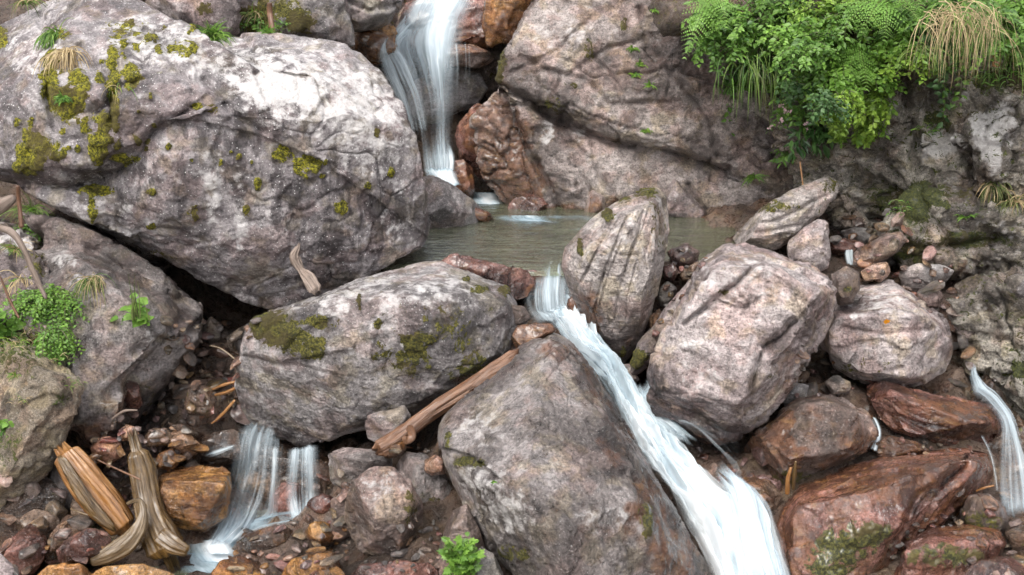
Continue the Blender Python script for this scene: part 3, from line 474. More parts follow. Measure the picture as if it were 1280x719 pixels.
rock('boulder', [H([(800, 237), (822, 235), (833, 245), (837, 290), (827, 340), (817, 390), (800, 432), (782, 456), (764, 456), (744, 432), (728, 400), (714, 366), (702, 333), (707, 310), (738, 275), (768, 250)], 7.35, .75,
      ridge=[(812, 262, -.20), (805, 330, -.42), (800, 400, -.26), (740, 320, -.34), (772, 270, -.15), (760, 400, -.36), (775, 440, -.12), (722, 345, -.2)], lean=.30, bs=.75)],
    'slab', vox=.007, sm=2, chip=3, amp=.012, rough=.006, chp=.007, chs=4, cw=.25,
    cracks=[([(795, 242), (770, 280), (742, 322), (728, 350)], 1.4, .022), ([(818, 240), (806, 280), (790, 310)], 1.4, .022), ([(778, 300), (760, 345), (750, 380)], 1.4, .018), ([(795, 330), (785, 370), (782, 410)], 1.4, .018), ([(740, 350), (735, 385), (742, 420)], 1.4, .015), ([(812, 240), (795, 300), (778, 345)], 1.5, 0.027), ([(800, 240), (775, 290), (752, 350)], 1.5, 0.030), ([(785, 246), (762, 285), (735, 335), (722, 360)], 1.5, 0.027), ([(770, 258), (745, 290), (715, 325)], 1.5, 0.021), ([(790, 310), (775, 360), (768, 400)], 1.5, 0.018), ([(806, 322), (812, 350), (806, 380)], 1.5, 0.018), ([(745, 300), (775, 320), (800, 318)], 1.5, 0.018), ([(770, 370), (790, 400), (798, 420)], 4, .04), ([(828, 250), (812, 300), (805, 325)], 1.5, 0.012), ([(755, 340), (742, 390), (750, 420)], 1.5, 0.018)],
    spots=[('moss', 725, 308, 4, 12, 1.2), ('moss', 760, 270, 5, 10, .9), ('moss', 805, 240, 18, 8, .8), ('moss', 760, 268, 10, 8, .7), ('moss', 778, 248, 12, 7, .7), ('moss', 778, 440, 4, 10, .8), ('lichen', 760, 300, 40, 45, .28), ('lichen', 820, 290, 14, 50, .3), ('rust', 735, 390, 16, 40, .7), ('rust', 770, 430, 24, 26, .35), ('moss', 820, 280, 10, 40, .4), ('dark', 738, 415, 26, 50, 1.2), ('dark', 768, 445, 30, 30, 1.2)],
    base=(.0, .05, .0, .0), label='upright pointed pinkish slab with long parallel cracks beside the small cascade', seed=24)

rock('boulder', [H([(905, 307), (930, 304), (968, 314), (1002, 326), (1036, 343), (1051, 362), (1042, 400), (1022, 432), (1000, 458), (982, 500), (962, 522), (930, 536), (905, 562), (880, 560), (850, 552), (828, 528), (812, 500), (811, 468), (822, 440), (838, 400), (858, 356), (872, 325)], 6.35, 1.1,
      ridge=[(900, 345, -.30), (960, 345, -.30), (860, 400, -.38), (850, 480, -.45), (880, 530, -.38), (950, 440, -.52), (1000, 400, -.40), (1030, 365, -.16), (905, 440, -.52), (940, 500, -.36)], lean=.42, bs=.78)],
    'pink', vox=.0115, sm=2, chip=6, amp=.022, rough=.010, chp=.022, chs=2.8, strata=((.5, .2, 1), .22, .018), joint=((1.6, 1.2, 2.6), .02, .02),
    cracks=[([(958, 322), (915, 358), (880, 385), (855, 405)], 3, .05), ([(992, 400), (975, 420), (950, 432), (942, 470), (935, 510)], 4, .05), ([(905, 370), (930, 385), (940, 372)], 3, .03), ([(856, 440), (880, 450)], 2.5, .02)],
    ledges=[([(930, 520), (942, 470), (952, 432), (978, 418), (998, 396)], 60, .09), ([(900, 375), (925, 385), (945, 372)], 14, .04)],
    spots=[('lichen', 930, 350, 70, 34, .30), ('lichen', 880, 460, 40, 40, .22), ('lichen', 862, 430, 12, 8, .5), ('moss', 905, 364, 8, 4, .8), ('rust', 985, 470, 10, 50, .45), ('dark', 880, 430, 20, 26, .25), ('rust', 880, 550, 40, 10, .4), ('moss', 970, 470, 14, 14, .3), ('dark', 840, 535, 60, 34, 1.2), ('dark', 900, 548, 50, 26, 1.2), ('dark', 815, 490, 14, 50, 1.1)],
    base=(.0, .05, .0, .0), label='large pale pink boulder with a diagonal crack beside the white chute', seed=25)
rock('boulder', [H([(800, 430), (822, 408), (845, 375), (868, 345), (872, 380), (850, 410), (835, 440), (812, 452), (795, 470), (783, 476), (792, 452)], 7.0, .6, fr=.12)],
    'pink', vox=.013, sm=2, chip=3, amp=.02, chp=.02, spots=[('moss', 797, 450, 14, 16, 1.0)], base=(.05, .05, 0, 0), label='mossy-edged stone wedged behind the large pale pink boulder', seed=26)

rock('boulder', [H([(1040, 388), (1056, 366), (1074, 351), (1105, 348), (1142, 366), (1182, 402), (1193, 436), (1181, 465), (1152, 482), (1110, 484), (1078, 478), (1042, 461), (1027, 430)], 7.15, .9,
      ridge=[(1050, 408, -.35), (1080, 400, -.42), (1150, 402, -.36), (1184, 420, -.12), (1080, 465, -.33), (1145, 466, -.34), (1040, 440, -.2)], lean=.75, bs=.82)],
    'pink', vox=.012, sm=2, chip=5, amp=.022, rough=.010, chp=.022, chs=3.6,
    cracks=[([(1060, 352), (1080, 372), (1130, 376)], 3, .04), ([(1050, 408), (1100, 418), (1170, 410)], 2.5, .02)],
    spots=[('lichen', 1100, 378, 50, 18, .4), ('lichen', 1068, 396, 5, 5, 1.2), ('dark', 1090, 445, 70, 26, .3), ('moss', 1080, 460, 40, 14, .35), ('rust', 1070, 465, 30, 12, .3)],
    base=(.0, .07, .0, .05), label='rounded blocky boulder with a flat pale top and a yellow leaf on it', seed=27)
rock('stone', [H([(1040, 342), (1058, 333), (1073, 342), (1074, 360), (1064, 380), (1050, 382), (1042, 372)], 7.1, .4, fr=.12)], 'brown', vox=.010, sm=2, chip=4, amp=.012, chp=.012, chs=6, rough=.006, spots=[('moss', 1058, 360, 8, 8, .6), ('lichen', 1058, 345, 14, 8, .4)], label='small speckled stone wedged between the pink boulder and the flat-topped boulder', cat='stone', seed=28)

rock('rock_slab', [H([(909, 302), (925, 282), (950, 262), (985, 242), (1020, 226), (1036, 221), (1048, 228), (1049, 238), (1034, 258), (1012, 282), (992, 300), (966, 314), (938, 308)], 8.35, .7, ridge=[(985, 262, -.28), (1030, 236, -.12), (940, 292, -.2), (990, 290, -.16)], lean=.3)],
    'slab', vox=.013, sm=2, chip=4, amp=.02, rough=.01, chp=.02, chs=4, cracks=[([(930, 285), (970, 275), (1000, 262), (1030, 245)], 2.6, .04), ([(925, 292), (960, 290), (1000, 280)], 2.5, .03)], spots=[('moss', 960, 258, 40, 8, .6), ('moss', 1038, 232, 14, 12, .5), ('dark', 980, 300, 40, 12, .5)], base=(.1, .1, 0, 0), label='long leaning grey slab at the far corner of the pool', cat='rock slab', seed=29)
rock('stone', [H([(984, 300), (1006, 282), (1024, 272), (1036, 278), (1034, 310), (1036, 335), (1010, 345), (988, 330)], 8.0, .5, fr=.12)], 'pink', vox=.011, sm=2, chip=4, amp=.012, chp=.014, chs=5, spots=[('rust', 1005, 310, 26, 20, .3), ('dark', 1002, 300, 20, 20, .4)], label='pointed pinkish stone standing under the long leaning slab', cat='stone', seed=30)
rock('rock_slab', [H([(1066, 318), (1085, 304), (1108, 292), (1126, 290), (1133, 298), (1126, 310), (1104, 324), (1078, 336), (1068, 332)], 8.0, .45, fr=.10)], 'brown', vox=.011, sm=2, chip=4, amp=.012, chp=.014, chs=5, spots=[('rust', 1100, 310, 30, 10, .4), ('dark', 1120, 306, 14, 10, .9)], label='dark tilted slab above the trickle at the foot of the shaded cliff', cat='rock slab', seed=31)
rock('stone', [H([(1123, 342), (1148, 328), (1176, 330), (1193, 338), (1184, 352), (1150, 364), (1130, 358)], 7.95, .5, fr=.08)], 'stone_grey', vox=.011, sm=2, chip=5, amp=.012, chp=.014, chs=5, label='flat brownish stone at the foot of the shaded cliff', cat='stone', seed=32)
rock('stone', [H([(1075, 340), (1090, 330), (1110, 328), (1112, 340), (1102, 352), (1080, 352)], 7.7, .35, fr=.08)], 'stone_wetred', vox=.010, sm=2, chip=5, amp=.012, chp=.012, chs=6, label='red stone just below the dark tilted slab', cat='stone', seed=33)
rock('stone', [H([(1148, 365), (1166, 355), (1178, 372), (1176, 390), (1160, 388), (1150, 378)], 7.6, .3, fr=.08)], 'stone_wetred', vox=.010, sm=2, chip=5, amp=.012, chp=.012, chs=6, label='upright reddish stone behind the flat-topped boulder', cat='stone', seed=34)
rock('stone', [H([(1035, 302), (1050, 298), (1080, 302), (1085, 316), (1060, 322), (1040, 318)], 8.5, .3, fr=.08)], 'wetred', vox=.011, sm=2, chip=5, amp=.012, chp=.012, chs=6, label='mauve wet stone above the little trickle', cat='stone', seed=35)
rock('stone', [H([(1050, 290), (1072, 282), (1100, 288), (1105, 298), (1080, 304), (1055, 300)], 8.8, .4, fr=.06)], 'stone_grey', vox=.012, sm=2, chip=5, amp=.012, chp=.012, chs=6, label='flat grey stone behind the dark tilted slab', cat='stone', seed=36)
rock('stone', [H([(1185, 395), (1200, 372), (1225, 350), (1262, 344), (1300, 360), (1300, 420), (1262, 432), (1205, 430)], 7.4, .6, fr=.12)], 'brown', vox=.015, sm=2, chip=5, amp=.02, chp=.02, chs=4, spots=[('moss', 1220, 390, 30, 20, .4)], base=(.15, .05, 0, .1), label='big angular brown rock leaning on the cliff foot at the edge of the photo', cat='rock', seed=37)
rock('stone', [H([(1255, 350), (1272, 343), (1310, 345), (1310, 375), (1275, 380), (1262, 368)], 7.1, .4, fr=.08)], 'grey', vox=.013, sm=2, chip=5, amp=.015, chp=.02, label='small rounded grey stone on top of the angular brown rock', cat='stone', seed=38)

# wet rocks down the side stream
rock('boulder', [H([(1077, 480), (1088, 474), (1110, 478), (1150, 492), (1200, 500), (1240, 508), (1255, 522), (1252, 542), (1228, 560), (1180, 562), (1140, 552), (1112, 538), (1090, 512)], 6.7, .6, ridge=[(1100, 505, -.25), (1160, 522, -.35), (1235, 530, -.22), (1130, 535, -.26), (1090, 488, -.1)], lean=.5)],
    'wetred', vox=.012, sm=2, chip=4, amp=.02, rough=.006, chp=.02, chs=3, strata=((.3, -.1, 1), .12, .012), ledges=[([(1110, 515), (1160, 530), (1200, 536), (1245, 545)], 24, .06)], cracks=[([(1120, 520), (1165, 545), (1200, 550)], 3, .03)],
    spots=[('rust', 1200, 515, 50, 14, .6)], base=(0, 0, .3, 0), label='shiny wet brick-red slab with water running over its end', seed=40)
rock('boulder', [H([(925, 560), (950, 540), (975, 515), (1000, 496), (1030, 489), (1062, 493), (1082, 512), (1096, 545), (1085, 566), (1040, 590), (1000, 610), (960, 612), (930, 590)], 6.3, .7, ridge=[(1000, 520, -.30), (1050, 515, -.30), (985, 575, -.35), (1060, 560, -.28), (950, 570, -.2)], lean=.4)],
    'brown', vox=.012, sm=2, chip=4, amp=.022, rough=.010, chp=.02, chs=3.4, spots=[('rust', 960, 560, 36, 34, 1.1), ('rust', 985, 530, 12, 20, 1.0), ('moss', 985, 600, 40, 12, .7), ('dark', 925, 560, 30, 40, .7), ('rust', 1080, 560, 18, 24, .5)], base=(0, .02, .32, 0), label='brown wet boulder with an orange-stained flank behind the upright twigs', seed=41)
rock('boulder', [H([(966, 658), (978, 630), (1000, 605), (1050, 585), (1100, 572), (1150, 566), (1205, 562), (1233, 568), (1240, 588), (1228, 612), (1195, 640), (1165, 660), (1140, 690), (1110, 719), (1090, 780), (990, 790), (970, 700)], 5.75, .9,
      ridge=[(1000, 640, -.30), (1080, 622, -.42), (1150, 600, -.36), (1215, 580, -.15), (1000, 719, -.46), (1085, 660, -.55), (1140, 640, -.36), (1060, 719, -.5)], lean=.55, bs=.8)],
    'wetred', vox=.012, sm=2, chip=4, amp=.025, rough=.009, chp=.022, chs=3.2, cracks=[([(1200, 580), (1175, 605), (1150, 618), (1130, 660), (1110, 700)], 5, .07), ([(1180, 600), (1150, 640), (1130, 680)], 3.5, .04)],
    ledges=[([(1115, 712), (1132, 662), (1152, 620), (1178, 604), (1202, 578)], 60, .12)],
    spots=[('moss', 1070, 670, 50, 24, .85), ('moss', 1040, 700, 46, 26, .8), ('moss', 1095, 660, 20, 16, .7), ('rust', 1060, 600, 60, 20, .7), ('lichen', 1105, 635, 26, 14, .45), ('rust', 1000, 690, 26, 40, .3), ('lichen', 1130, 600, 30, 12, .25)],
    base=(.0, .03, .48, .0), label='big wet red-brown boulder with olive moss at its base, beside the chute foot', seed=42)
rock('boulder', [H([(888, 612), (905, 600), (935, 596), (962, 600), (978, 618), (972, 640), (950, 655), (920, 655), (895, 640)], 5.95, .5, fr=.16)], 'wetbrown', vox=.010, sm=2, chip=5, amp=.014, chp=.012, chs=6, spots=[('rust', 930, 600, 40, 10, .6)], base=(0, 0, .2, 0), label='low wet brown rock splashed by the edge of the chute', seed=43)
rock('stone', [H([(940, 598), (955, 592), (975, 602), (975, 614), (950, 610)], 6.15, .3, fr=.06)], 'stone_wetred', vox=.010, sm=2, chip=3, amp=.01, chp=.01, label='little pink stone resting on the low wet brown rock', cat='stone', seed=44)
rock('boulder', [H([(1200, 640), (1212, 620), (1235, 616), (1256, 632), (1264, 655), (1255, 675), (1222, 675), (1205, 660)], 5.75, .5, fr=.16)], 'brown', vox=.011, sm=2, chip=5, amp=.014, chp=.014, spots=[('moss', 1225, 650, 26, 22, .6), ('rust', 1240, 640, 20, 14, .4)], label='small mossy brown boulder below the thin fall at the edge of the photo', seed=45)
rock('boulder', [H([(1118, 719), (1135, 680), (1165, 662), (1215, 655), (1250, 662), (1260, 682), (1240, 700), (1215, 719), (1200, 780), (1120, 780)], 5.35, .6, ridge=[(1150, 690, -.3), (1220, 680, -.25), (1180, 719, -.35)], lean=.5)],
    'wetred', vox=.011, sm=2, chip=5, amp=.018, chp=.018, spots=[('moss', 1180, 695, 60, 16, .75), ('rust', 1215, 665, 40, 12, .9), ('lichen', 1150, 675, 20, 10, .3)], base=(0, .05, .2, .1), label='low red-topped rock with olive moss in the lower corner', seed=46)
rock('boulder', [H([(1205, 719), (1225, 700), (1262, 695), (1300, 710), (1300, 780), (1210, 780)], 5.2, .5, fr=.15)], 'wetred', vox=.012, sm=2, chip=5, amp=.014, chp=.014, base=(.1, 0, .3, 0), label='wet maroon rock cut by the bottom corner of the photo', seed=47)
rock('boulder', [H([(1255, 665), (1300, 650), (1330, 680), (1320, 719), (1262, 700)], 5.6, .5, fr=.12)], 'wetbrown', vox=.012, sm=2, chip=5, amp=.014, chp=.014, base=(.2, 0, .2, 0), label='wet olive-brown rock at the foot of the thin fall', seed=48)
rock('stone', [H([(1086, 560), (1110, 545), (1150, 552), (1165, 565), (1110, 578)], 6.35, .35, fr=.08)], 'wetbrown', vox=.011, sm=2, chip=4, amp=.012, chp=.012, base=(0, 0, .5, 0), label='ochre wet stone between the brick-red slab and the red-brown boulder', cat='stone', seed=49)
rock('stone', [H([(1030, 478), (1042, 470), (1062, 478), (1066, 490), (1040, 494)], 6.75, .25, fr=.06)], 'stone_grey', vox=.010, sm=2, chip=5, amp=.01, chp=.01, label='small bluish grey stone above the orange-stained boulder', cat='stone', seed=50)
rock('stone', [H([(975, 490), (990, 478), (1015, 482), (1020, 500), (1000, 512), (980, 508)], 6.7, .3, fr=.06)], 'stone_grey', vox=.010, sm=2, chip=5, amp=.01, chp=.01, label='dull stone in the gap beside the pink boulder', cat='stone', seed=51)

# the pool's outlet
rock('rock_ledge', [H([(545, 332), (565, 320), (600, 326), (640, 333), (662, 338), (672, 352), (660, 372), (640, 380), (600, 362), (560, 345)], 7.75, .5, ridge=[(600, 335, -.12), (645, 345, -.15), (655, 360, -.12)]), H([(630, 340), (665, 336), (712, 344), (716, 352), (700, 372), (655, 376)], 7.95, .5, fr=.02)],
    'wetred', vox=.011, sm=2, chip=4, amp=.02, chp=.02, chs=4, spots=[('lichen', 620, 340, 50, 12, .25), ('rust', 670, 366, 20, 10, 1.1)], base=(0, .05, .15, 0), label='red wet rock sill at the outlet of the pool', cat='rock ledge', seed=52)
rock('stone', [H([(630, 392), (640, 382), (654, 385), (662, 398), (655, 408), (640, 408)], 6.75, .25, fr=.06)], 'brown', vox=.009, sm=2, chip=4, amp=.01, chp=.01, label='rounded brown stone above the peg-shaped stone by the small cascade', cat='stone', seed=53)
rock('stone', [H([(636, 425), (645, 408), (668, 403), (690, 405), (695, 414), (680, 420), (660, 432), (645, 438)], 6.45, .25, fr=.06)], 'wetbrown', vox=.009, sm=2, chip=3, amp=.01, chp=.01, base=(0, 0, .8, 0), label='elongated red-brown stone lying on the pointed top of the tall boulder', cat='stone', seed=54)
rock('stone', [H([(712, 360), (722, 365), (732, 400), (728, 410), (714, 405), (708, 385)], 7.45, .3, fr=.05)], 'wetred', vox=.010, sm=2, chip=3, amp=.01, chp=.01, base=(0, 0, .4, 0), label='wet red stone under the upright slab beside the falling water', cat='stone', seed=55)
rock('stone', [H([(640, 460), (600, 480), (560, 505), (600, 440), (650, 420), (670, 440)], 6.9, .5, fr=.05)], 'brown', vox=.014, sm=2, base=(0, 0, .3, .3), label='shadowed stone behind the long log', cat='stone', seed=56)
for k, (s, Y, mt, lb) in enumerate([
    ([(822, 365), (835, 352), (845, 360), (840, 378), (826, 384)], 7.5, 'stone_grey', 'small mauve stone beside the upright slab'),
    ([(838, 312), (858, 304), (876, 316), (872, 332), (848, 336), (836, 326)], 7.9, 'stone_wetred', 'purple-pink stone at the pool edge behind the upright slab'),
    ([(828, 335), (842, 328), (850, 340), (842, 352), (830, 350)], 7.7, 'stone_wetred', 'round pink stone behind the upright slab'),
    ([(850, 335), (872, 328), (885, 335), (870, 350), (852, 352)], 7.8, 'stone_wetbrown', 'brown stone under the pool edge gravel'),
    ([(812, 395), (824, 385), (832, 396), (826, 410), (812, 412)], 7.3, 'stone_wetred', 'dark pink stone low beside the upright slab'),
    ([(750, 460), (790, 455), (800, 475), (785, 490), (760, 485)], 7.0, 'stone_grey', 'dark stone under the foot of the upright slab'),
    ]):
    rock('stone', [H(s, Y, .3, fr=.07)], mt, vox=.010, sm=2, chip=4, amp=.01, chp=.01, label=lb, cat='stone', seed=60 + k)

# rocks round the upper falls
rock('boulder', [H([(175, -20), (180, 8), (210, 14), (250, 52), (285, 62), (300, 40), (297, -10), (290, -40), (180, -40)], 9.6, 1.0, fr=.1)], 'pink', vox=.03, sm=2, amp=.03, chp=.03, spots=[('moss', 255, 10, 12, 10, .8), ('dark', 230, 30, 40, 30, .3)], base=(0, .1, 0, .1), label='pinkish rock above the huge boulder beside the grass tuft', seed=70)
rock('boulder', [H([(285, 20), (300, -10), (340, -40), (420, -40), (440, 20), (445, 60), (400, 52), (330, 48), (290, 50)], 9.9, 1.0, fr=.12)], 'grey', vox=.03, sm=2, amp=.04, chp=.04, spots=[('moss', 320, 25, 30, 22, .8), ('moss', 375, 28, 22, 16, 1.0), ('moss', 345, 10, 40, 12, .7)], base=(.1, .1, 0, .1), label='mossy rock behind the huge boulder, under hanging roots', seed=71)
rock('boulder', [H([(395, 10), (380, -40), (500, -40), (502, 5), (492, 30), (470, 32), (445, 40), (425, 32)], 10.6, 1.0, ridge=[(450, 10, -.3), (480, 0, -.2)])], 'grey', vox=.026, sm=2, amp=.04, chp=.05, chs=3, cracks=[([(430, 0), (460, 12), (500, 8)], 3, .06)], base=(0, .1, 0, .05), label='grey upstream boulder just above the orange gap', seed=72)
rock('boulder', [H([(440, 68), (446, 45), (458, 30), (478, 28), (492, 36), (500, 60), (480, 78), (462, 80)], 11.2, .8, fr=.12)], 'rust', vox=.022, sm=2, amp=.03, chp=.04, spots=[('dark', 455, 60, 14, 14, .8)], base=(0, 0, .4, .2), label='orange-brown rock wedged left of the waterfall lip', seed=73)
rock('boulder', [H([(488, 52), (500, 20), (520, -10), (560, -60), (640, -60), (628, 0), (612, 40), (618, 60), (590, 62), (560, 62), (528, 60), (505, 58)], 11.7, 1.2, ridge=[(560, 50, -.35), (520, 45, -.25), (600, 50, -.25)], lean=.8)], 'wetred', vox=.022, sm=2, amp=.04, chp=.035, spots=[('rust', 590, 50, 30, 14, .8), ('rust', 515, 48, 30, 10, .9)], base=(0, 0, .25, 0), label='wet red rock the waterfall pours over', seed=74)
rock('boulder', [H([(606, 0), (620, -40), (664, -40), (664, 0), (655, 22), (660, 42), (640, 55), (612, 56), (605, 35)], 11.35, .8, fr=.12)], 'rust', vox=.02, sm=2, amp=.03, chp=.035, base=(0, 0, .5, 0), label='bright orange-stained rock right beside the waterfall lip', seed=75)
rock('boulder', [H([(655, 30), (690, -5), (740, -30), (800, -60), (830, -40), (760, 5), (700, 20), (668, 40)], 11.2, .8, fr=.08)], 'wetbrown', vox=.026, sm=2, amp=.03, chp=.05, base=(0, 0, .3, .2), label='dark wedge of wet rock above the sloping rock face', seed=76)
rock('boulder', [H([(535, 70), (560, 54), (592, 56), (612, 66), (618, 74), (600, 84), (570, 82), (545, 84)], 11.35, .8, fr=.12)], 'brown', vox=.02, sm=2, amp=.02, chp=.02, spots=[('rust', 590, 62, 24, 8, .7)], base=(0, 0, .3, .3), label='smooth dark overhanging rock under the waterfall lip', seed=77)
rock('boulder', [H([(500, 110), (540, 90), (575, 84), (600, 92), (610, 110), (596, 132), (570, 142), (530, 160), (500, 150)], 11.75, .7, fr=.15)], 'grey', vox=.02, sm=2, amp=.02, chp=.015, base=(0, 0, .1, .1), label='smooth grey rock behind the falling water', seed=78)
rock('boulder', [H([(572, 150), (590, 128), (612, 118), (628, 150), (636, 190), (640, 225), (620, 235), (600, 225), (580, 208), (570, 180)], 11.0, .8, ridge=[(600, 150, -.18), (622, 200, -.16)])], 'wetred', vox=.018, sm=2, amp=.03, chp=.035, chs=3, spots=[('rust', 610, 160, 30, 40, .9)], base=(0, .05, .3, 0), label='wet reddish rock wall beside the plunge of the waterfall', seed=79)
rock('boulder', [H([(563, 222), (568, 200), (580, 198), (592, 210), (594, 235), (588, 248), (572, 244)], 10.75, .4, fr=.10)], 'wetred', vox=.014, sm=2, amp=.012, chp=.012, spots=[('rust', 578, 220, 14, 20, .9)], base=(0, .1, .3, 0), label='small rust-red rock at the foot of the waterfall', seed=80)
rock('boulder', [H([(590, 205), (612, 200), (640, 232), (640, 252), (610, 250), (592, 240)], 11.35, .6, fr=.08)], 'wetbrown', vox=.018, sm=2, amp=.02, chp=.02, base=(0, 0, .1, .9), label='dark rock in the hollow behind the small rust-red rock', seed=81)
rock('boulder', [H([(635, 262), (640, 248), (655, 244), (672, 240), (688, 256), (690, 268), (668, 274), (645, 272)], 10.35, .4, fr=.10)], 'wetred', vox=.014, sm=2, amp=.014, chp=.014, base=(0, .05, .3, 0), label='wrinkled wet red rock standing in the far side of the pool', seed=82)
rock('boulder', [H([(728, 262), (733, 242), (745, 236), (757, 244), (760, 262), (748, 276), (734, 274)], 10.25, .4, fr=.10)], 'brown', vox=.014, sm=2, amp=.012, chp=.012, spots=[('rust', 742, 258, 12, 12, .8)], base=(.05, 0, .2, 0), label='small rounded brown rock at the far waterline of the pool', seed=83)
rock('boulder', [H([(828, 262), (832, 235), (842, 222), (860, 240), (880, 262), (896, 284), (835, 288)], 10.0, .5, fr=.10)], 'pink', vox=.016, sm=2, amp=.014, chp=.016, spots=[('dark', 840, 275, 14, 10, .7)], base=(0, .1, .1, 0), label='triangular pinkish rock at the waterline behind the upright slab', seed=84)
rock('boulder', [H([(500, 250), (520, 222), (540, 218), (565, 232), (595, 252), (615, 268), (612, 282), (580, 290), (540, 292), (500, 300)], 9.6, .8, ridge=[(545, 255, -.25), (590, 275, -.15)])], 'grey', vox=.016, sm=2, amp=.02, chp=.016, spots=[('rust', 600, 285, 20, 6, .5)], base=(0, .05, 0, 0), label='smooth mauve-grey rock sloping into the pool beside the huge boulder', seed=85)
rock('stone', [H([(575, 262), (590, 258), (612, 266), (620, 276), (600, 280)], 9.75, .25, fr=.05)], 'wetred', vox=.014, sm=2, amp=.01, chp=.01, base=(0, 0, .4, 0), label='low rust-coloured stone poking out of the pool', cat='stone', seed=86)

# lower rocks under the wide grey boulder
rock('boulder', [H([(432, 625), (440, 600), (462, 586), (488, 584), (504, 592), (518, 612), (530, 640), (528, 666), (508, 690), (486, 702), (458, 692), (438, 672), (430, 648)], 5.55, .55, ridge=[(450, 605, -.16), (492, 602, -.20), (506, 640, -.22), (488, 680, -.16), (450, 650, -.25), (500, 600, -.1)])],
    'brown', vox=.0095, sm=2, chip=7, amp=.014, rough=.007, chp=.014, chs=6, spots=[('lichen', 475, 605, 34, 20, .3), ('rust', 505, 670, 14, 26, .5), ('moss', 515, 640, 12, 30, .45)], base=(0, .1, 0, 0), label='faceted speckled boulder at the bottom beside the parsley-like plant', seed=90)
rock('boulder', [H([(493, 580), (508, 566), (530, 568), (545, 585), (562, 600), (572, 618), (565, 640), (545, 655), (522, 648), (510, 620), (498, 600)], 5.95, .5, fr=.16)], 'damp', vox=.010, sm=2, chip=4, amp=.014, chp=.012, spots=[('moss', 540, 630, 24, 20, .4)], base=(0, 0, .15, .1), label='rounded damp mauve stone behind the faceted speckled boulder', seed=91)
rock('boulder', [H([(408, 566), (430, 560), (470, 560), (492, 572), (490, 590), (460, 600), (432, 615), (416, 600)], 6.05, .5, fr=.12)], 'damp', vox=.011, sm=2, chip=5, amp=.014, chp=.014, base=(0, 0, .1, .05), label='dull mauve stone at the lower end of the long log', seed=92)
rock('stone', [H([(456, 520), (475, 512), (505, 508), (515, 520), (500, 545), (475, 556), (460, 548)], 6.35, .4, fr=.10)], 'stone_grey', vox=.011, sm=2, chip=4, amp=.012, chp=.012, label='greenish grey stone in the shade under the wide grey boulder', cat='stone', seed=93)
rock('stone', [H([(530, 575), (545, 568), (558, 575), (556, 592), (540, 596), (530, 588)], 5.8, .2, fr=.05)], 'stone_wetred', vox=.009, sm=2, chip=4, amp=.008, chp=.008, label='red-brown stone resting on the rounded damp mauve stone', cat='stone', seed=94)
rock('stone', [H([(478, 566), (490, 556), (505, 553), (508, 562), (498, 570), (485, 572)], 5.9, .15, fr=.05)], 'rust', vox=.008, sm=2, chip=3, amp=.006, chp=.006, label='honey-coloured pebble under the root end of the long log', cat='stone', seed=95)
rock('boulder', [H([(540, 719), (552, 670), (562, 640), (585, 626), (596, 650), (610, 690), (600, 719), (600, 770), (540, 770)], 5.35, .5, fr=.10)], 'brown', vox=.011, sm=2, chip=5, amp=.014, chp=.014, base=(0, 0, .15, .1), label='slanting brown rock behind the parsley-like plant', seed=96)
rock('boulder', [H([(590, 719), (600, 680), (618, 690), (640, 740), (640, 790), (580, 790)], 5.1, .4, fr=.08)], 'stone_grey', vox=.011, sm=2, chip=5, amp=.014, chp=.014, label='grey rock between the parsley-like plant and the tall boulder', seed=97)
rock('boulder', [H([(440, 719), (450, 706), (500, 700), (545, 708), (555, 730), (550, 780), (430, 780)], 5.2, .5, fr=.08)], 'wetred', vox=.011, sm=2, chip=5, amp=.012, chp=.014, base=(0, 0, .1, 0), label='flat maroon rock under the faceted speckled boulder', seed=98)
rock('boulder', [H([(352, 719), (365, 700), (395, 688), (425, 690), (432, 719), (430, 780), (350, 780)], 5.25, .5, fr=.10)], 'rust', vox=.011, sm=2, chip=5, amp=.012, chp=.014, base=(0, 0, .2, .1), label='ochre-topped rock at the bottom edge beyond the faceted boulder', seed=99)
rock('boulder', [H([(195, 612), (200, 592), (225, 585), (262, 584), (286, 590), (290, 612), (284, 645), (260, 662), (232, 662), (205, 650), (195, 632)], 6.0, .5, ridge=[(205, 605, -.16), (245, 608, -.22), (280, 606, -.14), (250, 655, -.15), (210, 645, -.1)], lean=.8)],
    'rust', vox=.010, sm=2, chip=3, amp=.012, rough=.006, chp=.010, spots=[('dark', 270, 640, 26, 30, .8), ('dark', 235, 650, 34, 20, .5)], base=(0, 0, .45, .0), label='glossy amber-topped rock in front of the wide low fall', seed=100)
rock('stone', [H([(240, 586), (255, 582), (278, 583), (288, 592), (280, 600), (250, 594)], 6.2, .2, fr=.04)], 'rust', vox=.009, sm=2, chip=3, amp=.008, chp=.01, base=(0, 0, .4, 0), label='flat amber stone behind the glossy amber-topped rock', cat='stone', seed=101)
rock('boulder', [H([(285, 590), (300, 560), (330, 548), (370, 545), (405, 552), (430, 590), (428, 640), (400, 655), (340, 662), (300, 660), (285, 630)], 6.75, .6, fr=.10)], 'wetbrown', vox=.012, sm=2, chip=6, amp=.02, chp=.03, chs=4, base=(0, 0, .15, .25), label='shadowed wet rock wall behind the wide low fall', seed=111)
rock('boulder', [H([(225, 560), (245, 548), (290, 535), (320, 545), (305, 575), (260, 590), (235, 588)], 6.62, .5, fr=.06)], 'wetbrown', vox=.011, sm=2, chip=6, amp=.012, chp=.02, base=(0, 0, .2, 0), label='flat wet rock the side water slides over above the amber-topped rock', seed=112)
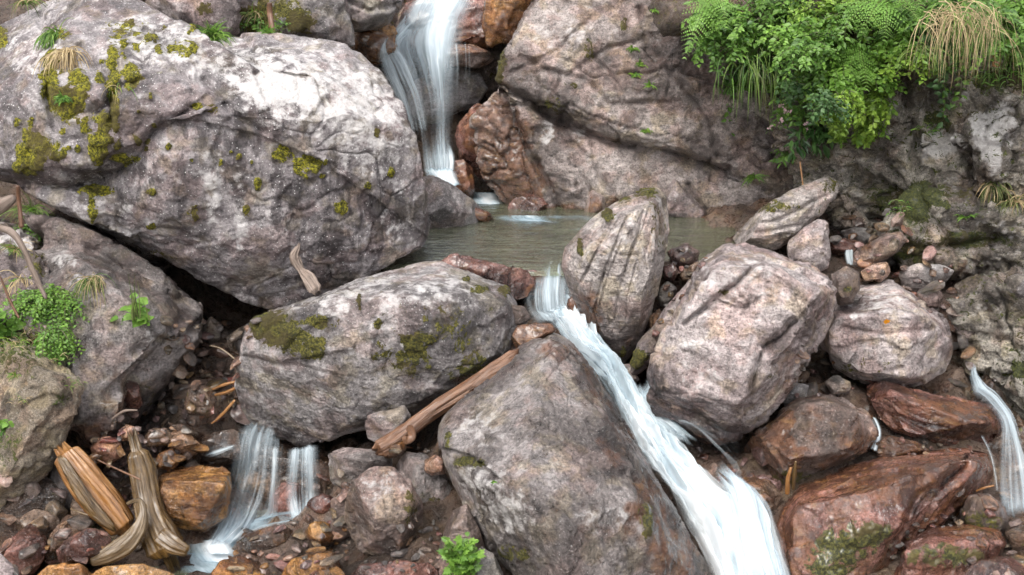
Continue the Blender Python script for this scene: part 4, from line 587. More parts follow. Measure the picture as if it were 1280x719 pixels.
rock('boulder', [H([(1200, 470), (1230, 462), (1255, 490), (1262, 530), (1300, 560), (1300, 640), (1255, 650), (1240, 600), (1245, 560), (1225, 520)], 6.95, .6, fr=.08)], 'wetbrown', vox=.013, sm=2, chip=6, amp=.02, chp=.03, chs=4, base=(.1, 0, .2, .1), label='wet brown rock wall behind the thin fall at the photo edge', seed=113)
rock('stone', [H([(335, 650), (345, 610), (360, 596), (376, 606), (382, 645), (372, 665), (345, 668)], 6.45, .35, fr=.08)], 'wetred', vox=.011, sm=2, chip=3, amp=.012, chp=.012, base=(0, 0, .1, 0), label='maroon stone seen through the wide low fall', cat='stone', seed=102)
rock('stone', [H([(383, 632), (390, 622), (405, 618), (420, 625), (424, 640), (405, 648), (388, 645)], 6.0, .2, fr=.06)], 'wetred', vox=.010, sm=2, chip=3, amp=.01, chp=.01, label='round maroon stone at the edge of the wide low fall', cat='stone', seed=103)
rock('boulder', [H([(293, 678), (310, 665), (345, 655), (372, 660), (370, 676), (345, 690), (320, 700), (298, 692)], 5.85, .3, fr=.06)], 'wetbrown', vox=.010, sm=2, chip=4, amp=.01, chp=.012, base=(.1, .1, .3, 0), label='low olive-and-brown slab at the foot of the wide low fall', seed=104)
rock('boulder', [H([(378, 670), (385, 655), (405, 650), (420, 660), (418, 678), (398, 684)], 5.75, .3, fr=.07)], 'rust', vox=.010, sm=2, chip=4, amp=.01, chp=.012, base=(0, 0, .3, .2), label='small amber-brown rock beside the faceted speckled boulder', seed=105)
rock('boulder', [H([(415, 625), (432, 615), (440, 640), (442, 670), (425, 680), (414, 665)], 5.8, .3, fr=.06)], 'brown', vox=.010, sm=2, chip=4, amp=.01, chp=.012, base=(.1, 0, .1, .2), label='narrow mossy rock tucked against the faceted speckled boulder', seed=106)
rock('boulder', [H([(265, 719), (275, 700), (300, 694), (325, 700), (338, 719), (330, 770), (265, 770)], 5.35, .4, fr=.08)], 'rust', vox=.010, sm=2, chip=4, amp=.01, chp=.012, base=(0, 0, .35, .1), label='small rusty rock at the bottom edge below the white plunge', seed=107)
rock('boulder', [H([(230, 506), (235, 486), (250, 480), (268, 490), (270, 515), (255, 524), (235, 520)], 6.7, .25, fr=.06)], 'wetbrown', vox=.010, sm=2, chip=5, amp=.01, chp=.014, base=(.2, 0, .3, 0), label='glistening square dark rock beside the orange twigs', seed=108)

# the gritty bank and wet ribs in the lower corner
rock('bank', [
    H([(-80, 370), (40, 392), (72, 440), (96, 486), (94, 508), (76, 530), (70, 562), (60, 590), (30, 618), (0, 640), (-80, 665)], 6.08, 1.3, ridge=[(20, 440, .25), (70, 484, -.02), (40, 540, -.12), (0, 610, -.18)], lean=.75, bs=1.0)],
    'earth', vox=.012, sm=1, chip=0, amp=.03, rough=.030, chp=.014, chs=7, cracks=[([(0, 370), (30, 410), (70, 440)], 5, .06), ([(85, 500), (60, 495), (30, 510)], 4, .04)],
    spots=[('moss', 20, 440, 50, 30, .5), ('moss', 75, 500, 14, 12, .5), ('lichen', 20, 330, 50, 40, .3), ('dark', 5, 510, 14, 30, .9), ('moss', 10, 560, 20, 30, .4)], base=(.04, .0, .0, .0), kind='structure', seed=110)
for k, (s, Y, mt, lb) in enumerate([
    ([(-30, 640), (20, 612), (60, 592), (80, 608), (90, 640), (75, 660), (40, 690), (-30, 719)], 6.1, 'wetbrown', 'ribbed wet brown rock under the gritty bank'),
    ([(60, 590), (72, 575), (90, 600), (95, 625), (85, 650), (70, 640)], 6.2, 'damp', 'narrow wet grey rib between the gritty bank and the thick log'),
    ([(-30, 719), (15, 670), (40, 650), (62, 668), (55, 700), (30, 740), (-30, 760)], 5.7, 'wetred', 'dark wet red rock at the edge of the photo below the gritty bank'),
    ([(50, 690), (62, 668), (85, 640), (100, 640), (102, 668), (80, 700), (60, 710)], 5.8, 'wetbrown', 'wet brown slab just below the thick log'),
    ([(62, 700), (85, 672), (110, 660), (132, 662), (142, 672), (138, 690), (110, 705), (80, 715)], 5.6, 'wetred', 'glossy brick-red slab under the end of the thick log'),
    ([(85, 640), (98, 612), (112, 606), (122, 625), (118, 650), (98, 668)], 6.15, 'wetbrown', 'streaked wet brown rock behind the thick split log'),
    ([(20, 650), (45, 636), (70, 640), (80, 660), (60, 680), (30, 684)], 6.0, 'wetbrown', 'wet ribbed slab between the dark wet red rock and the brick-red slab'),
    ([(0, 620), (30, 614), (55, 600), (62, 620), (40, 645), (5, 655)], 6.15, 'wetred', 'wet brown rock tucked straight under the lip of the gritty bank'),
    ([(45, 719), (60, 705), (100, 704), (120, 719), (120, 770), (45, 770)], 5.35, 'rust', 'amber wet rock at the bottom edge below the brick-red slab'),
    ([(-30, 700), (0, 690), (20, 710), (30, 760), (-30, 780)], 5.2, 'pink', 'pale pink rock in the bottom corner'),
    ([(110, 719), (130, 708), (180, 706), (220, 716), (225, 770), (110, 770)], 5.3, 'rust', 'flat amber rock along the bottom edge under the curved root'),
    ([(112, 560), (120, 548), (138, 545), (152, 555), (152, 572), (138, 580), (118, 578)], 6.25, 'stone_wetred', 'glossy dark red cobble above the thick log'),
    ([(150, 535), (158, 530), (172, 534), (175, 545), (165, 552), (152, 550)], 6.3, 'stone_wetbrown', 'round olive pebble above the standing stump'),
    ([(178, 548), (190, 536), (210, 536), (218, 548), (208, 558), (184, 558)], 6.35, 'stone_wetbrown', 'flat rusty stone among the scree above the stump'),
    ([(205, 550), (215, 535), (235, 538), (250, 555), (245, 570), (215, 572)], 6.4, 'stone_wetbrown', 'wet brown stone at the top of the wide low fall'),
    ([(192, 585), (200, 568), (215, 562), (225, 575), (215, 588)], 6.25, 'rust', 'yellow-brown wedge stone behind the amber-topped rock'),
    ([(208, 528), (228, 530), (262, 548), (258, 556), (225, 545)], 6.55, 'stone_wetbrown', 'long narrow wet stone leaning above the wide low fall'),
    ([(150, 500), (160, 470), (172, 478), (178, 505), (165, 520)], 6.75, 'wetred', 'red stone against the bedrock apron'),
    ([(158, 625), (170, 600), (200, 590), (205, 640), (190, 660), (165, 650)], 6.5, 'wetbrown', 'shadowed wet rock between the stump and the amber-topped rock'),
    ([(250, 420), (262, 395), (275, 400), (275, 425), (262, 435)], 8.0, 'damp', 'grey rock in the dark mouth of the cavity'),
    ([(292, 420), (320, 395), (320, 440), (300, 460)], 7.8, 'damp', 'grey rock in the cavity beside the wide boulder'),
    ]):
    rock('rock' if k < 11 else 'stone', [H(s, Y, .4, fr=.09)], mt, vox=.010, sm=1, chip=9, amp=.006, rough=.005, chp=.008, chs=5, strata=((.8, 0, .6), .07, .006) if k < 5 else None, base=(.02, 0, .15, 0), label=lb, cat='rock' if k < 11 else 'stone', seed=120 + k)
# ---------------------------------------------------------------- loose stones (each one an object)
rng = random.Random(5)
def stone_mesh(k, flat, sub=4):
    bm = bmesh.new(); bmesh.ops.create_icosphere(bm, subdivisions=sub, radius=1.0)
    V = np.array([tuple(v.co) for v in bm.verts]); F = np.array([[v.index for v in f.verts] for f in bm.faces]); bm.free()
    rs = np.random.RandomState(k + 400); V = V * np.array([1, rs.uniform(.62, .9), flat])
    V += vnormals(V, F) * (.10 * fbm(V * 1.1 + k * 7, 3))[:, None]
    for _ in range(13):
        n = rs.normal(size=3); n /= np.linalg.norm(n); d = V @ n; lim = d.max() * rs.uniform(.52, .86); V = V - n * (np.maximum(d - lim, 0) * .98)[:, None]
    V += vnormals(V, F) * (.022 * chips(V * 2.2 + k * 3) + .012 * fbm(V * 6 + k, 3))[:, None]
    me = mesh_from('stone', V, F); mk = np.zeros((len(V), 4)); mk[:, 2] = .15; set_attr(me, 'mask', mk); drift(me, V * .5 + k * 5); return me
SM = {}
for mt in ('stone_wetred', 'stone_wetbrown', 'stone_grey', 'rust'):
    SM[mt] = []
    for k in range(7):
        me = stone_mesh(k, (.62, .30, .42, .24, .5, .34, .7)[k]); me.materials.append(M[mt]); SM[mt].append(me)
def inside(x, y, poly):
    c = False; n = len(poly)
    for i in range(n):
        (x1, y1), (x2, y2) = poly[i], poly[i - 1]
        if (y1 > y) != (y2 > y) and x < (x2 - x1) * (y - y1) / (y2 - y1) + x1: c = not c
    return c
def hit(px, py):
    dg = bpy.context.evaluated_depsgraph_get()
    ok, loc, nrm, idx, ob, mt = scene.ray_cast(dg, Vector((0, 0, CAM_Z)), ray(px, py).normalized())
    return (loc, nrm, ob) if ok else (P(px, py, 9), Vector((0, -1, 0)), None)
AREAS = [
    ([(262, 428), (300, 424), (300, 470), (290, 520), (235, 532), (200, 500), (235, 450)], 66, (5, 11), ('stone_wetbrown', 'stone_wetred', 'stone_wetbrown', 'stone_grey'), 'dark wet scree fragment in the hollow between the bedrock apron and the wide boulder'),
    ([(98, 578), (150, 520), (200, 498), (245, 530), (250, 568), (200, 590), (165, 605), (110, 592)], 48, (6, 15), ('stone_wetred', 'stone_wetbrown', 'stone_wetred', 'stone_grey'), 'small wet reddish stone in the scree at the bedrock foot above the stump'),
    ([(140, 590), (172, 600), (178, 690), (150, 690), (165, 660), (135, 615)], 14, (5, 10), ('stone_wetred', 'stone_wetbrown'), 'small wet stone between the thick log and the stump'),
    ([(285, 685), (350, 690), (430, 640), (440, 700), (430, 719), (330, 719), (280, 712)], 24, (5, 11), ('stone_wetred', 'rust', 'stone_wetbrown'), 'small wet pebble between the white plunge and the faceted speckled boulder'),
    ([(505, 655), (545, 650), (560, 700), (545, 716), (440, 712), (450, 700), (500, 700)], 24, (4, 9), ('stone_wetred', 'stone_wetbrown', 'stone_grey', 'stone_wetred'), 'small pebble at the base of the faceted speckled boulder'),
    ([(455, 550), (530, 545), (560, 570), (520, 570), (470, 560)], 8, (6, 12), ('stone_wetbrown', 'stone_wetred'), 'small stone in the shade under the long log'),
    ([(838, 305), (880, 305), (885, 335), (850, 375), (815, 425), (806, 415), (828, 370)], 26, (4, 10), ('stone_wetred', 'stone_wetbrown', 'stone_grey'), 'small stone packed behind the upright pointed slab'),
    ([(1000, 430), (1030, 430), (1060, 480), (1200, 478), (1205, 495), (1150, 490), (1085, 474), (1060, 492), (985, 500)], 28, (4, 9), ('stone_wetbrown', 'stone_grey', 'stone_wetred'), 'small stone under the flat-topped boulder'),
    ([(1085, 556), (1110, 545), (1230, 562), (1190, 566), (1110, 574)], 14, (3, 7), ('stone_wetred', 'stone_wetbrown'), 'tiny red pebble between the brick-red slab and the red-brown boulder'),
    ([(1140, 650), (1170, 640), (1212, 640), (1215, 655), (1150, 668), (1110, 700), (1105, 690)], 18, (4, 9), ('stone_grey', 'stone_wetred', 'stone_wetbrown'), 'small stone in the cleft beside the red-topped rock'),
    ([(1040, 285), (1110, 270), (1200, 340), (1205, 395), (1170, 400), (1110, 345), (1045, 330)], 34, (5, 13), ('stone_wetbrown', 'stone_wetred', 'stone_grey', 'stone_wetred'), 'small stone in the rubble at the foot of the shaded cliff'),
    ([(870, 560), (930, 570), (965, 600), (900, 605)], 8, (5, 10), ('stone_wetbrown', 'stone_wetred'), 'small wet stone in the splash of the chute'),
    ([(1200, 670), (1280, 670), (1280, 719), (1225, 719)], 8, (6, 12), ('stone_wetred', 'stone_wetbrown'), 'small wet stone in the bottom corner'),
    ([(60, 650), (120, 650), (160, 700), (40, 710)], 10, (6, 12), ('stone_wetbrown', 'rust', 'stone_wetred'), 'small glossy stone around the brick-red slab'),
    ([(195, 400), (330, 400), (300, 440), (255, 430)], 12, (6, 12), ('stone_grey', 'stone_wetbrown'), 'dull stone in the dark mouth of the cavity'),
]
placed = []
BIG = [
 ([(100, 560), (150, 530), (250, 560), (245, 590), (185, 590), (120, 600)], 24, (8, 18), ('stone_wetred', 'stone_wetbrown', 'stone_wetred', 'rust'), 'wet cobble in the scree just above the thick log and the stump'),
 ([(290, 640), (330, 655), (430, 640), (425, 690), (380, 690), (300, 690)], 14, (8, 16), ('stone_wetred', 'stone_wetbrown', 'stone_wetbrown'), 'wet cobble at the foot of the wide low fall'),
 ([(400, 570), (440, 600), (425, 640), (392, 640)], 6, (8, 14), ('stone_wetbrown', 'stone_wetred'), 'dark cobble in the shade beside the wide low fall'),
 ([(300, 690), (440, 690), (440, 719), (290, 719)], 9, (9, 16), ('stone_wetred', 'rust', 'stone_wetbrown'), 'wet cobble along the bottom edge beyond the white plunge'),
 ([(0, 590), (60, 590), (130, 660), (110, 719), (0, 719)], 16, (10, 20), ('stone_wetred', 'stone_wetbrown', 'stone_wetbrown'), 'wet brown cobble under the gritty bank in the corner'),
 ([(500, 640), (560, 640), (560, 719), (450, 715)], 8, (8, 14), ('stone_wetred', 'stone_wetbrown', 'stone_grey'), 'cobble packed around the faceted speckled boulder'),
 ([(1195, 560), (1280, 620), (1280, 719), (1230, 700), (1200, 620)], 8, (9, 16), ('stone_wetred', 'stone_wetbrown'), 'wet cobble at the foot of the thin fall'),
 ([(1185, 400), (1215, 430), (1240, 520), (1190, 500)], 9, (8, 15), ('stone_wetred', 'stone_wetbrown', 'stone_grey'), 'wet cobble in the side channel above the brick-red slab'),
 ([(880, 580), (960, 560), (985, 610), (900, 640)], 6, (9, 16), ('stone_wetred', 'stone_wetbrown'), 'wet cobble in the spray beside the chute'),
 ([(985, 440), (1030, 430), (1060, 490), (985, 500)], 7, (8, 14), ('stone_grey', 'stone_wetbrown'), 'dull cobble in the gap between the pale pink boulder and the flat-topped boulder'),
 ([(1040, 270), (1120, 260), (1190, 330), (1190, 380), (1110, 330)], 12, (9, 18), ('stone_grey', 'stone_wetbrown', 'stone_wetred'), 'cobble in the rubble below the shaded cliff'),
 ([(200, 420), (300, 420), (300, 520), (235, 530)], 38, (8, 17), ('stone_wetbrown', 'stone_wetred', 'stone_wetbrown'), 'flat dark cobble among the scree fragments in the hollow'),
]
AREAS = [a + ('cobble',) for a in BIG] + [a + ('pebble',) for a in AREAS]
for poly, cnt, (r0, r1), mats, lab, nm in AREAS:
    bpy.context.view_layer.update()
    xs = [p[0] for p in poly]; yy = [p[1] for p in poly]; todo = []
    for it in range(cnt * 60):
        if len(todo) >= cnt: break
        x, y, r = rng.uniform(min(xs), max(xs)), rng.uniform(min(yy), max(yy)), r0 + (r1 - r0) * rng.random() ** 2
        if not inside(x, y, poly) or any((x - a) ** 2 + ((y - b) * 1.4) ** 2 < ((r + c) * .74) ** 2 for a, b, c in todo + placed): continue
        todo.append((x, y, r))
    for x, y, r in todo:
        loc, n, ob = hit(x, y)
        if ob is None: continue
        s = r * mpx(loc.y); mt = rng.choice(mats); k = rng.randrange(7)
        o = bpy.data.objects.new(nm, SM[mt][k]); scene.collection.objects.link(o)
        o.location = loc + Vector((0, 0, s * .12)) + n * s * .1
        o.scale = (s * (1.15 if nm == 'pebble' else rng.uniform(1.2, 1.7)), s * rng.uniform(.8, 1.1), s)
        q = (n * .5 + Vector((0, -.1, 1))).normalized().to_track_quat('Z', 'Y') @ Matrix.Rotation(rng.uniform(0, 6.28), 4, 'Z').to_quaternion() @ Matrix.Rotation(rng.uniform(-.45, .45), 4, 'X').to_quaternion()
        o.rotation_mode = 'QUATERNION'; o.rotation_quaternion = q
        tag(o, lab, nm, 'stones: ' + lab); placed.append((x, y, r))
# ---------------------------------------------------------------- logs, roots and twigs
def wood_mat(name, c, rough=.4, coat=.2):
    t = NT(name); uv = t.n('UVMap', uv_map='flow'); m = t.mapping(uv.outputs[0], (0, 0, 0), (26, 2.4, 1))
    n1 = t.noise(m, 2.2, 6, .7, .5); n2 = t.noise(t.mapping(uv.outputs[0], (0, 0, 0), (90, 7, 1)), 2.0, 4, .7); tc = t.n('TexCoord'); n3 = t.noise(tc.outputs['Object'], 6, 4, .6)
    col = t.ramp(t.math('ADD', t.math('MULTIPLY', n1, .6), t.math('MULTIPLY', n3, .4)), [(.30, c[0]), (.48, c[1]), (.72, c[2])]); k = t.lin(n2, .3, .7, .72, 1.25); col = t.mix(1.0, col, k, 'MULTIPLY')
    bp = t.n('Bump'); bp.inputs['Strength'].default_value = .9; bp.inputs['Distance'].default_value = .012; t.l(t.math('ADD', n1, t.math('MULTIPLY', n2, .4)), bp.inputs['Height'])
    b = t.n('BsdfPrincipled'); t.l(col, b.inputs['Base Color']); t.l(bp.outputs[0], b.inputs['Normal']); b.inputs['Roughness'].default_value = rough; b.inputs['Coat Weight'].default_value = coat; b.inputs['Coat Roughness'].default_value = .2
    t.l(b.outputs[0], t.out.inputs[0]); return t.m
M['log'] = wood_mat('weathered_log', ((.045, .022, .012), (.140, .066, .034), (.28, .155, .088)), .3)
M['orange'] = wood_mat('wet_orange_wood', ((.065, .027, .009), (.25, .110, .030), (.44, .25, .10)), .25, .6)
M['stump'] = wood_mat('olive_wet_wood', ((.026, .014, .005), (.090, .050, .014), (.21, .122, .036)), .22, .6)
M['pale'] = wood_mat('pale_root_wood', ((.040, .024, .010), (.125, .080, .036), (.26, .185, .10)), .25, .5)
M['grayw'] = wood_mat('bleached_dead_wood', ((.07, .05, .038), (.20, .15, .12), (.36, .29, .25)), .6, 0)
def tube(path, rad, seg=72, n=70, rough=.15, flat=1.0, twist=0.0, seed=0, splinter=.0, groove=.10):
    A = np.array([tuple(p) for p in path]); r = np.array(rad, float); k = len(A); tt = np.linspace(0, k - 1, n); i = np.clip(np.floor(tt).astype(int), 0, k - 2); f = (tt - i)[:, None]
    g = lambda j: A[np.clip(j, 0, k - 1)]; a, b, c, d = g(i - 1), g(i), g(i + 1), g(i + 2)
    C = .5 * (2 * b + (c - a) * f + (2 * a - 5 * b + 4 * c - d) * f ** 2 + (3 * b - a - 3 * c + d) * f ** 3); rr = r[i] * (1 - f[:, 0]) + r[np.clip(i + 1, 0, k - 1)] * f[:, 0]
    T = np.gradient(C, axis=0); T /= np.linalg.norm(T, axis=1)[:, None]; ref = np.array([0., -1., .2]); S = np.cross(T, ref); S /= np.linalg.norm(S, axis=1)[:, None]; B = np.cross(S, T)
    th = np.linspace(0, 2 * np.pi, seg, endpoint=False) + np.pi / 2; ln = np.concatenate([[0], np.cumsum(np.linalg.norm(np.diff(C, axis=0), axis=1))])
    V, U = [], []; mr = max(rad)
    q = np.stack([np.tile(np.cos(th), (n, 1)) * 1.6, np.tile(np.sin(th), (n, 1)) * 1.6, np.tile((ln / mr * .22)[:, None], (1, seg))], -1).reshape(-1, 3) + seed * 5
    d1 = (1 + groove * 1.6 * fbm(q * np.array([2.2, 2.2, .5]), 3) + rough * fbm(q, 3) + groove * .4 * ridged(q * np.array([3.2, 3.2, .35]) + 7, 2) + groove * .8 * fbm(q * np.array([7, 7, .5]) + 3, 3) + groove * .5 * chips(q * np.array([2.5, 2.5, .8]))).reshape(n, seg)
    e = np.minimum(tt, (k - 1) - tt) / (k - 1) * ln[-1] / mr; endr = np.clip(.25 + e * 2.2, 0, 1) ** .5
    for j in range(n):
        R_ = rr[j] * d1[j] * endr[j]; ang = th + twist * ln[j]
        V.append(C[j] + (np.cos(ang) * R_)[:, None] * S[j] + (np.sin(ang) * R_ * flat)[:, None] * B[j]); U.append(np.stack([np.linspace(0, 1, seg, endpoint=False) * mr * 6.28, np.full(seg, ln[j])], 1))
    V = np.array(V)
    if splinter:
        rs = np.random.RandomState(seed); 
        for j, sg in ((0, -1), (n - 1, 1)): V[j] += T[j] * sg * (rs.rand(seg) * splinter)[:, None]
    V = np.concatenate([V.reshape(-1, 3), [C[0]], [C[-1]]]); I = np.arange(n * seg).reshape(n, seg); J = np.roll(I, -1, 1)
    F = [list(map(int, x)) for x in np.stack([I[:-1], J[:-1], J[1:], I[1:]], -1).reshape(-1, 4)] + [[int(I[0, m]), n * seg, int(J[0, m])] for m in range(seg)] + [[int(J[-1, m]), n * seg + 1, int(I[-1, m])] for m in range(seg)]
    return V, F, np.concatenate([np.array(U).reshape(-1, 2), [[0, 0]], [[0, ln[-1]]]])
def wood(name, pts, rpx, mat, label=None, cat=None, parent=None, group=None, **kw):
    path = [P(*p) for p in pts]; rad = [r * mpx(p[2]) for r, p in zip(rpx, pts)]; V, F, U = tube(path, rad, **kw)
    o = Vector((float(V[:, 0].mean()), float(V[:, 1].mean()), float(V[:, 2].min())))
    base = Vector((0, 0, 0)) if parent else o
    if parent: base = parent.location
    me = mesh_from(name, V - np.array(base), F); ul = me.uv_layers.new(name='flow'); vi = np.empty(len(me.loops), dtype=np.int32); me.loops.foreach_get('vertex_index', vi); ul.data.foreach_set('uv', U[vi].astype(np.float32).ravel())
    ob = link(name, me, M[mat], (0, 0, 0) if parent else o, parent)
    if label: tag(ob, label, cat, group)
    return ob
lg = wood('log', [(474, 562, 5.90), (500, 545, 5.96), (540, 514, 6.05), (590, 482, 6.15), (645, 443, 6.28)], [11.5, 10, 9, 9.5, 8], 'log', 'long barkless reddish-brown log wedged between the wide grey boulder and the tall boulder', 'log', splinter=.04, n=90, seed=1)
wood('branch_stub', [(512, 534, 5.93), (516, 546, 5.85), (508, 552, 5.84), (505, 546, 5.83)], [5, 4.5, 4, 2.5], 'log', parent=lg, n=24, seg=14, seed=2)
wood('log', [(592, 484, 6.05), (612, 470, 6.09), (640, 452, 6.14)], [4, 7, 5], 'log', 'short split piece of reddish wood lying along the upper end of the long log', 'log', flat=.5, splinter=.05, n=40, seed=3)
lg2 = wood('log', [(80, 566, 6.0), (100, 594, 5.95), (130, 630, 5.9), (156, 662, 5.86)], [15, 20, 20, 15], 'orange', 'thick split log with wet orange grain leaning under the gritty bank', 'log', splinter=.06, flat=.8, n=90, seed=4, groove=.10)
wood('splinter', [(76, 574, 5.9), (96, 606, 5.84), (120, 640, 5.80), (140, 660, 5.78)], [4, 7, 7, 3], 'stump', parent=lg2, flat=.5, splinter=.03, n=60, seed=5, groove=.25)
st = wood('stump', [(170, 562, 6.0), (176, 585, 5.98), (182, 615, 5.92), (190, 645, 5.84), (200, 668, 5.78), (208, 684, 5.75), (212, 694, 5.74)], [11, 16, 17, 18, 23, 25, 15], 'stump', 'standing olive-brown stump with wet grain flaring at its foot in the plunge water', 'stump', splinter=.14, n=110, seed=6, groove=.055, rough=.2)
wood('root', [(200, 668, 5.72), (218, 682, 5.68), (236, 690, 5.66)], [12, 11, 6], 'stump', parent=st, n=30, seed=7, groove=.12)
wood('root', [(112, 702, 5.55), (135, 694, 5.58), (158, 680, 5.62), (174, 660, 5.66), (179, 640, 5.70), (174, 626, 5.74), (158, 630, 5.76)], [6, 12, 13, 10, 5, 3, 2], 'pale', 'pale curved root curling round the foot of the olive-brown stump', 'root', n=110, seed=9, groove=.06, rough=.2, flat=.7)
wood('driftwood', [(373, 308, 7.02), (368, 322, 7.0), (376, 338, 6.98), (384, 348, 6.94), (394, 364, 6.9)], [2, 6, 4, 6.5, 7], 'grayw', 'bleached dead wood stub standing between the huge boulder and the wide grey boulder', 'dead wood', n=60, seed=10, groove=.2, rough=.35, flat=.6, splinter=.03)
for k, (pts, r, mt, lb) in enumerate([
    ([(264, 488, 6.75), (280, 481, 6.72), (302, 476, 6.7)], [2.5, 3, 2], 'orange', 'upper orange twig beside the square dark rock'),
    ([(268, 494, 6.7), (284, 490, 6.68), (300, 482, 6.66)], [2, 3.2, 3], 'orange', 'thick orange twig end lying under the upper orange twig'),
    ([(264, 530, 6.5), (276, 520, 6.5), (294, 500, 6.5)], [1.2, 2.8, 2.4], 'orange', 'slanting orange twig above the wide low fall'),
    ([(262, 432, 7.1), (276, 436, 7.08), (290, 446, 7.05), (301, 456, 7.0)], [1.2, 1.4, 1.4, 1], 'pale', 'thin pinkish curved twig on the dark scree'),
    ([(140, 524, 6.3), (155, 514, 6.3), (172, 513, 6.3)], [1.2, 1.8, .8], 'grayw', 'thin grey stick lying on the bedrock foot'),
    ([(984, 618, 5.9), (985, 600, 5.9), (989, 584, 5.9)], [4, 4, 2.5], 'orange', 'lighter of the two upright broken twigs before the orange-stained boulder'),
    ([(991, 612, 5.95), (993, 594, 5.95), (995, 576, 5.95)], [3, 4, 2], 'stump', 'darker taller upright broken twig before the orange-stained boulder'),
    ([(1220, 614, 5.65), (1230, 610, 5.62), (1243, 607, 5.6)], [1.5, 2.4, 1.5], 'orange', 'little broken twig poking from the end of the red-brown boulder'),
    ([(1247, 38, 7.9), (1246, 60, 7.88), (1245, 84, 7.86)], [3.5, 4.5, 4], 'orange', 'orange-brown broken branch end hanging under the bank'),
    ([(1000, 202, 9.0), (1002, 218, 8.95), (1004, 233, 8.9)], [1.3, 1.6, 1.3], 'orange', 'thin upright brown stick above the long leaning slab'),
    ([(-10, 283, 6.15), (14, 290, 6.12), (30, 312, 6.1), (42, 340, 6.08), (58, 374, 6.05)], [3, 4.5, 3.5, 3.5, 2], 'grayw', 'gnarled pale root running down the bank under the huge boulder'),
    ([(-12, 264, 6.4), (4, 256, 6.4), (18, 246, 6.4)], [9, 9, 4], 'grayw', 'chunk of bleached wood at the photo edge under the huge boulder'),
    ([(22, 232, 6.6), (24, 255, 6.6), (27, 285, 6.55)], [2.2, 2.5, 3], 'log', 'brown upright stem beside the chunk of bleached wood'),
    ([(0, 345, 6.0), (12, 375, 5.98), (24, 398, 5.96)], [1, 1.8, 1.5], 'log', 'thin brown root hanging on the gritty bank'),
    ([(176, 600, 5.75), (150, 588, 5.8), (122, 575, 5.86)], [1, 1.2, .8], 'log', 'thin dark twig across the top of the stump'),
    ([(88, 636, 5.75), (98, 640, 5.72), (110, 644, 5.7)], [1, 1.3, 1], 'pale', 'thin straw-coloured twig under the thick split log'),
    ([(337, 3, 9.3), (338, 20, 9.3), (341, 40, 9.2)], [3, 3.5, 3], 'log', 'dark hanging root above the huge boulder'),
    ]):
    px_small = lambda p: p[0][0] < 1240
    wood('root' if 'root' in lb else 'twig', pts, [q * (.7 if mt in ('orange', 'stump') and px_small(pts) else 1) for q in r], mt, lb, 'root' if 'root' in lb else 'twig', n=28, seg=12, seed=20 + k, rough=.15)
# ---------------------------------------------------------------- water
WZ = P(640, 335, 8.0).z
def pool_mat():
    t = NT('clear_pool_water'); tc = t.n('TexCoord'); v = tc.outputs['Object']
    n = t.noise(t.mapping(v, (0, 0, 12), (1.5, 6.0, 1)), 2.2, 4, .55, .6); n2 = t.noise(t.mapping(v, (0, 0, -8), (1, 3.2, 1)), 9, 3, .6); n3 = t.noise(v, 2.6, 4, .6); drk = t.ss(n3, .35, .65, .75, 1.15)
    bp = t.n('Bump'); bp.inputs['Strength'].default_value = .8; bp.inputs['Distance'].default_value = .05; t.l(t.math('ADD', n, t.math('MULTIPLY', n2, .22)), bp.inputs['Height'])
    fr = t.n('Fresnel'); fr.inputs['IOR'].default_value = 1.33; t.l(bp.outputs[0], fr.inputs['Normal'])
    gl = t.n('BsdfGlossy'); gl.inputs['Roughness'].default_value = .10; gl.inputs['Color'].default_value = (.95, .97, 1, 1); t.l(bp.outputs[0], gl.inputs['Normal'])
    tr = t.n('BsdfTransparent'); tr.inputs['Color'].default_value = (.80, .83, .66, 1)
    df = t.n('BsdfDiffuse'); t.l(t.mix(1.0, (.27, .29, .18, 1), drk, 'MULTIPLY'), df.inputs['Color'])
    mb = t.n('MixShader'); mb.inputs[0].default_value = .32; t.l(tr.outputs[0], mb.inputs[1]); t.l(df.outputs[0], mb.inputs[2])
    mx = t.n('MixShader'); t.put(mx.inputs[0], t.math('MULTIPLY_ADD', fr.outputs[0], 2.0, .04, clamp=True)); t.l(mb.outputs[0], mx.inputs[1]); t.l(gl.outputs[0], mx.inputs[2])
    t.l(mx.outputs[0], t.out.inputs[0]); return t.m
M['pool'] = pool_mat()
